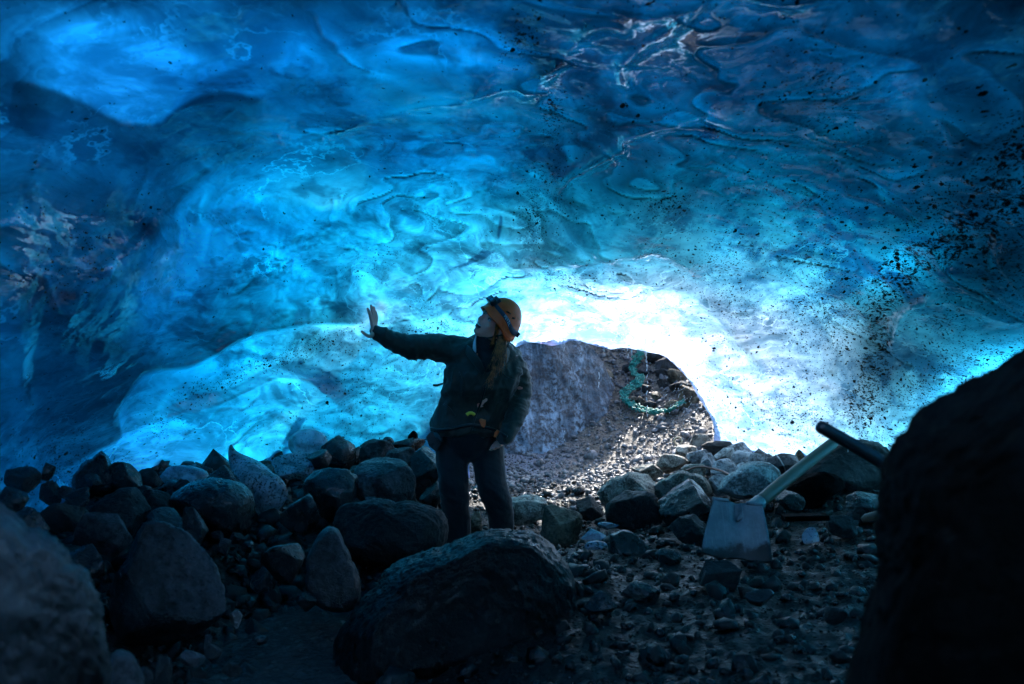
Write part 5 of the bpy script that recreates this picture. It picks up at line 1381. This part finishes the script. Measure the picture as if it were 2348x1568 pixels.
# ---- helmet
def helmet():
    nu, nv_ = 72, 30; vs = []; c = (0, -.018, .045)
    def pt(th, ph, k=1.0):
        # th round (0 = front), ph 0 = crown .. 1 = rim
        rim = .012 - .035*smooth(.6, 2.4, abs(th)) - .018*math.exp(-((abs(th)-1.75)/.4)**2) + .020*math.exp(-(th/.5)**2)   # rim height (dips over ear and nape)
        if abs(th) > 2.5: rim -= .012*smooth(2.5, 3.1, abs(th))
        a = ph*math.pi/2
        rl, rn_ = .098, (.128 if abs(th) < math.pi/2 else .133)
        s, cc = math.sin(a), math.cos(a)
        top_ = .108
        x = rl*k*math.sin(th)*s**.92; y = rn_*k*math.cos(th)*s**.92
        z = (rim - c[2]) + (top_ - (rim - c[2]))*cc**1.0
        brim = .014*math.exp(-(th/.7)**2)*smooth(.86, 1, ph); y += brim
        flare = 1 + .03*smooth(.9, 1, ph)
        z -= .006*smooth(.55, .62, ph)*(1-smooth(.8, .9, ph))*0
        return H(x*flare, c[1] + y*flare, c[2] + (z - 0)*(1 if k == 1 else (.97 if z > 0 else 1)))
    for k in (1.0, .93):
        for j in range(nv_+1):
            for i in range(nu):
                vs.append(pt((i/nu*2-1)*math.pi, max(j/nv_, .004), k))
    fs = []; n1 = (nv_+1)*nu
    for j in range(nv_):
        for i in range(nu):
            i2 = (i+1) % nu; fs.append((j*nu+i, (j+1)*nu+i, (j+1)*nu+i2, j*nu+i2)); fs.append((n1+j*nu+i, n1+j*nu+i2, n1+(j+1)*nu+i2, n1+(j+1)*nu+i))
    for i in range(nu):
        i2 = (i+1) % nu; fs.append((nv_*nu+i, n1+nv_*nu+i, n1+nv_*nu+i2, nv_*nu+i2))
    fs.append(tuple(range(nu))); fs.append(tuple(n1+i for i in range(nu-1, -1, -1)))
    sh = part('helmet', vs, fs, M_HELM); sh['label'] = 'orange climbing helmet'
    def sub(name, v, f, m):
        return mesh_obj(name, np.asarray(v) - PC, f, m, sh)
    # head torch strap: band round the shell
    ths = np.linspace(-2.75, 2.75, 80); vs = []
    for th in ths:
        ph = .70 + .13*smooth(.4, 2.7, abs(th)); 
        for dk, dp_ in ((1.012, -.055), (1.03, -.05), (1.03, .05), (1.012, .055)):
            vs.append(pt(th, ph + dp_, dk))
    fs = []
    for k in range(79):
        for j in range(4): j2 = (j+1) % 4; fs.append((4*k+j, 4*k+4+j, 4*k+4+j2, 4*k+j2))
    fs += [(0, 1, 2, 3), tuple(4*79+j for j in (3, 2, 1, 0))]
    st = sub('torch_strap', vs, fs, M_STRAP)
    # lettering on the strap
    cu = bpy.data.curves.new('lettering', 'FONT'); cu.body = 'PETZL'; cu.size = .020; cu.extrude = .0006; cu.align_x = 'CENTER'; cu.align_y = 'CENTER'
    to = bpy.data.objects.new('tmp_text', cu); COL.objects.link(to); dg = bpy.context.evaluated_depsgraph_get(); dg.update()
    me = bpy.data.meshes.new_from_object(to.evaluated_get(dg)); bpy.data.objects.remove(to)
    tv = np.array([q.co[:] for q in me.vertices]); tf = [tuple(p.vertices) for p in me.polygons]; bpy.data.meshes.remove(me)
    out = []
    for x, y, z in tv:
        th = 1.25 + x/.11; ph = .70 + .13*smooth(.4, 2.7, abs(th)) - y/.17
        out.append(pt(th, ph, 1.036 + z*2))
    mesh_obj('lettering', np.array(out) - PC, tf, plain('grey_lettering', (.55, .6, .65), .5), sh, False)
    # torch body
    c0 = pt(0.0, .70, 1.10)
    fw = c0 - H(0, -.018, .03); fw /= np.linalg.norm(fw); lf = HL; u_ = np.cross(lf, fw); u_ /= -np.linalg.norm(u_)
    m = MB().box(c0 + fw*.006, [lf, fw, u_], (.031, .019, .021)); v, n, f = voxel_mesh(m, .003, 6); lamp = sub('head_torch', v, f, M_LAMP)
    for s in (-.013, .012):
        m = MB().ell(c0 + fw*.024 + lf*s, (.011, .006, .012), np.array([lf, fw, u_]), 16, 10); sub('lens', np.vstack(m.v), m.f, M_LENS)
    m = MB().box(pt(0, .58, 1.05), [lf, fw, u_], (.026, .012, .018)); v, n, f = voxel_mesh(m, .003, 5); sub('torch_bracket', v, f, M_STRAP)
    # vents and strap clips on the side facing the camera and their mirror
    for sg in (1, -1):
        for (t0, t1, p0, p1) in ((.95, 1.22, .50, .60), (1.42, 1.62, .46, .60)):
            vs = []; 
            for k in range(9):
                t = t0 + (t1-t0)*k/8
                sk = (k/8-.5)*.05
                vs += [pt(sg*t, p0 - sk, 1.014), pt(sg*t, p1 - sk, 1.014), pt(sg*t, p1 - sk, .97), pt(sg*t, p0 - sk, .97)]
            fs = []
            for k in range(8):
                for j in range(4): j2 = (j+1) % 4; fs.append((4*k+j, 4*k+4+j, 4*k+4+j2, 4*k+j2))
            fs += [(0, 1, 2, 3), (35, 34, 33, 32)]
            sub('strap_clip', vs, fs, M_TRIM)
        sub('vent_line', *tube([pt(sg*t, .42 + .10*smooth(.9, 2.3, t), 1.004) for t in np.linspace(.9, 2.2, 14)], .0013, 6), M_SEAMO)
        sub('vent_line', *tube([pt(sg*t, .93 - .12*math.exp(-((t-.9)/.25)**2), 1.012) for t in np.linspace(.8, 2.2, 14)], .0016, 6), M_HELM)
    # chin strap
    sub('chin_strap', *tube([pt(1.55, .98, .95), H(.070, -.004, -.045), H(.050, .020, -.085), H(0, .03, -.112), H(-.050, .02, -.085), H(-.070, -.004, -.045), pt(-1.55, .98, .95)], .0055, 8), M_TRIM)
    sub('chin_strap', *tube([pt(2.3, .98, .95), H(.066, -.05, -.05), H(.062, -.012, -.070)], .0055, 8), M_TRIM)
    # rear buckle of the strap
    m = MB().box(pt(2.5, .83, 1.05), AX, (.010, .008, .016)); v, n, f = voxel_mesh(m, .003, 4); sub('strap_buckle', v, f, M_STEELD)
    return sh
M_SEAMO = plain('orange_seam', (.35, .10, .02), .5)
helmet()

# ---- face details
def fpart(name, c, r, m, ax=AX, nu=18, nv=12):
    mb = MB().ell(c, r, ax, nu, nv); return mesh_obj(name, np.vstack(mb.v) - PC, mb.f, m, person)
for s in (-1, 1):
    e = mesh_obj('eye', (lambda mb: np.vstack(mb.v))(MB().ell(H(s*.030, .068, -.001), (.0125, .009, .0075), AX, 18, 12)) - PC, MB().ell((0,0,0), (1,1,1), nu=18, nv=12).f, M_EYE, person)
    mb = MB().ell(H(s*.030 - .003, .0752, .001), (.0055, .003, .0055), AX, 14, 8); mesh_obj('iris', np.vstack(mb.v) - PC, mb.f, M_IRIS, e)
    mb = MB().tube([H(s*.014, .079, .016), H(s*.028, .080, .021), H(s*.044, .070, .016)], [.0022, .003, .0018], 6); mesh_obj('eyebrow', np.vstack(mb.v) - PC, mb.f, M_HAIR, person)
    mb = MB().tube([H(s*.018, .076, .005), H(s*.030, .079, .009), H(s*.042, .072, .004)], [.0015, .002, .0012], 6); mesh_obj('eyelid', np.vstack(mb.v) - PC, mb.f, M_TRIM, person)
fpart('mouth', H(0, .079, -.060), (.023, .009, .011), M_MOUTH)
fpart('teeth', H(0, .083, -.0545), (.019, .008, .0042), M_TEETH)
for zz_, rr_ in ((-.0485, .0028), (-.0715, .0034)):
    mb = MB().tube([H(-.024, .072, -.057), H(-.014, .084, zz_-.001), H(0, .089, zz_), H(.014, .084, zz_-.001), H(.024, .072, -.057)], [.001, rr_, rr_*1.1, rr_, .001], 8); mesh_obj('lip', np.vstack(mb.v) - PC, mb.f, M_LIP, person)

# ---- hair: strands from under the helmet falling past the neck on the side facing the entrance
def hair():
    m = MB(); rs = np.random.RandomState(5)
    def strand(p, q, r_, e, wv_=.012):
        a = rs.uniform(0, 6.28); n = 10; out = []
        for k in range(n):
            t = k/(n-1); out.append(p[0]*(1-t)**2 + 2*p[1]*t*(1-t) + p[2]*t*t + wv_*t*np.array([math.sin(a+5*t), math.cos(a+4*t), 0]))
        m.tube(out, np.linspace(r_, r_*.35, n), 5)
    for k in range(130):
        s = rs.normal(0, .012, 3)
        root_ = H(.066 + rs.uniform(-.010, .008), -.045 + rs.uniform(-.045, .05), -.015 + rs.uniform(-.02, .01))
        mid = W(500, 351, 6.05) + s*1.3; end = W(496 + rs.uniform(-5, 8), 366 + rs.uniform(-9, 10), 6.0) + s
        strand((root_, mid, end), None, rs.uniform(.0012, .0026), 0)
    for k in range(40):
        root_ = H(.050 + rs.uniform(-.01, .02), .045 + rs.uniform(-.03, .01), .02); mid = H(.074, .01, -.04); end = H(.070 + rs.uniform(-.01, .01), -.02, -.10 + rs.uniform(-.02, .02))
        strand((root_, mid, end), None, .0018, 0, .005)
    for k in range(26):
        root_ = W(495, 366, 6.0) + rs.normal(0, .008, 3); strand((root_, W(492, 378, 5.99) + rs.normal(0, .01, 3), W(487 + rs.uniform(-3, 6), 386 + rs.uniform(-4, 5), 6.0)), None, .0014, 0)
    return m
mh = hair(); part('hair', np.vstack(mh.v), mh.f, M_HAIR)
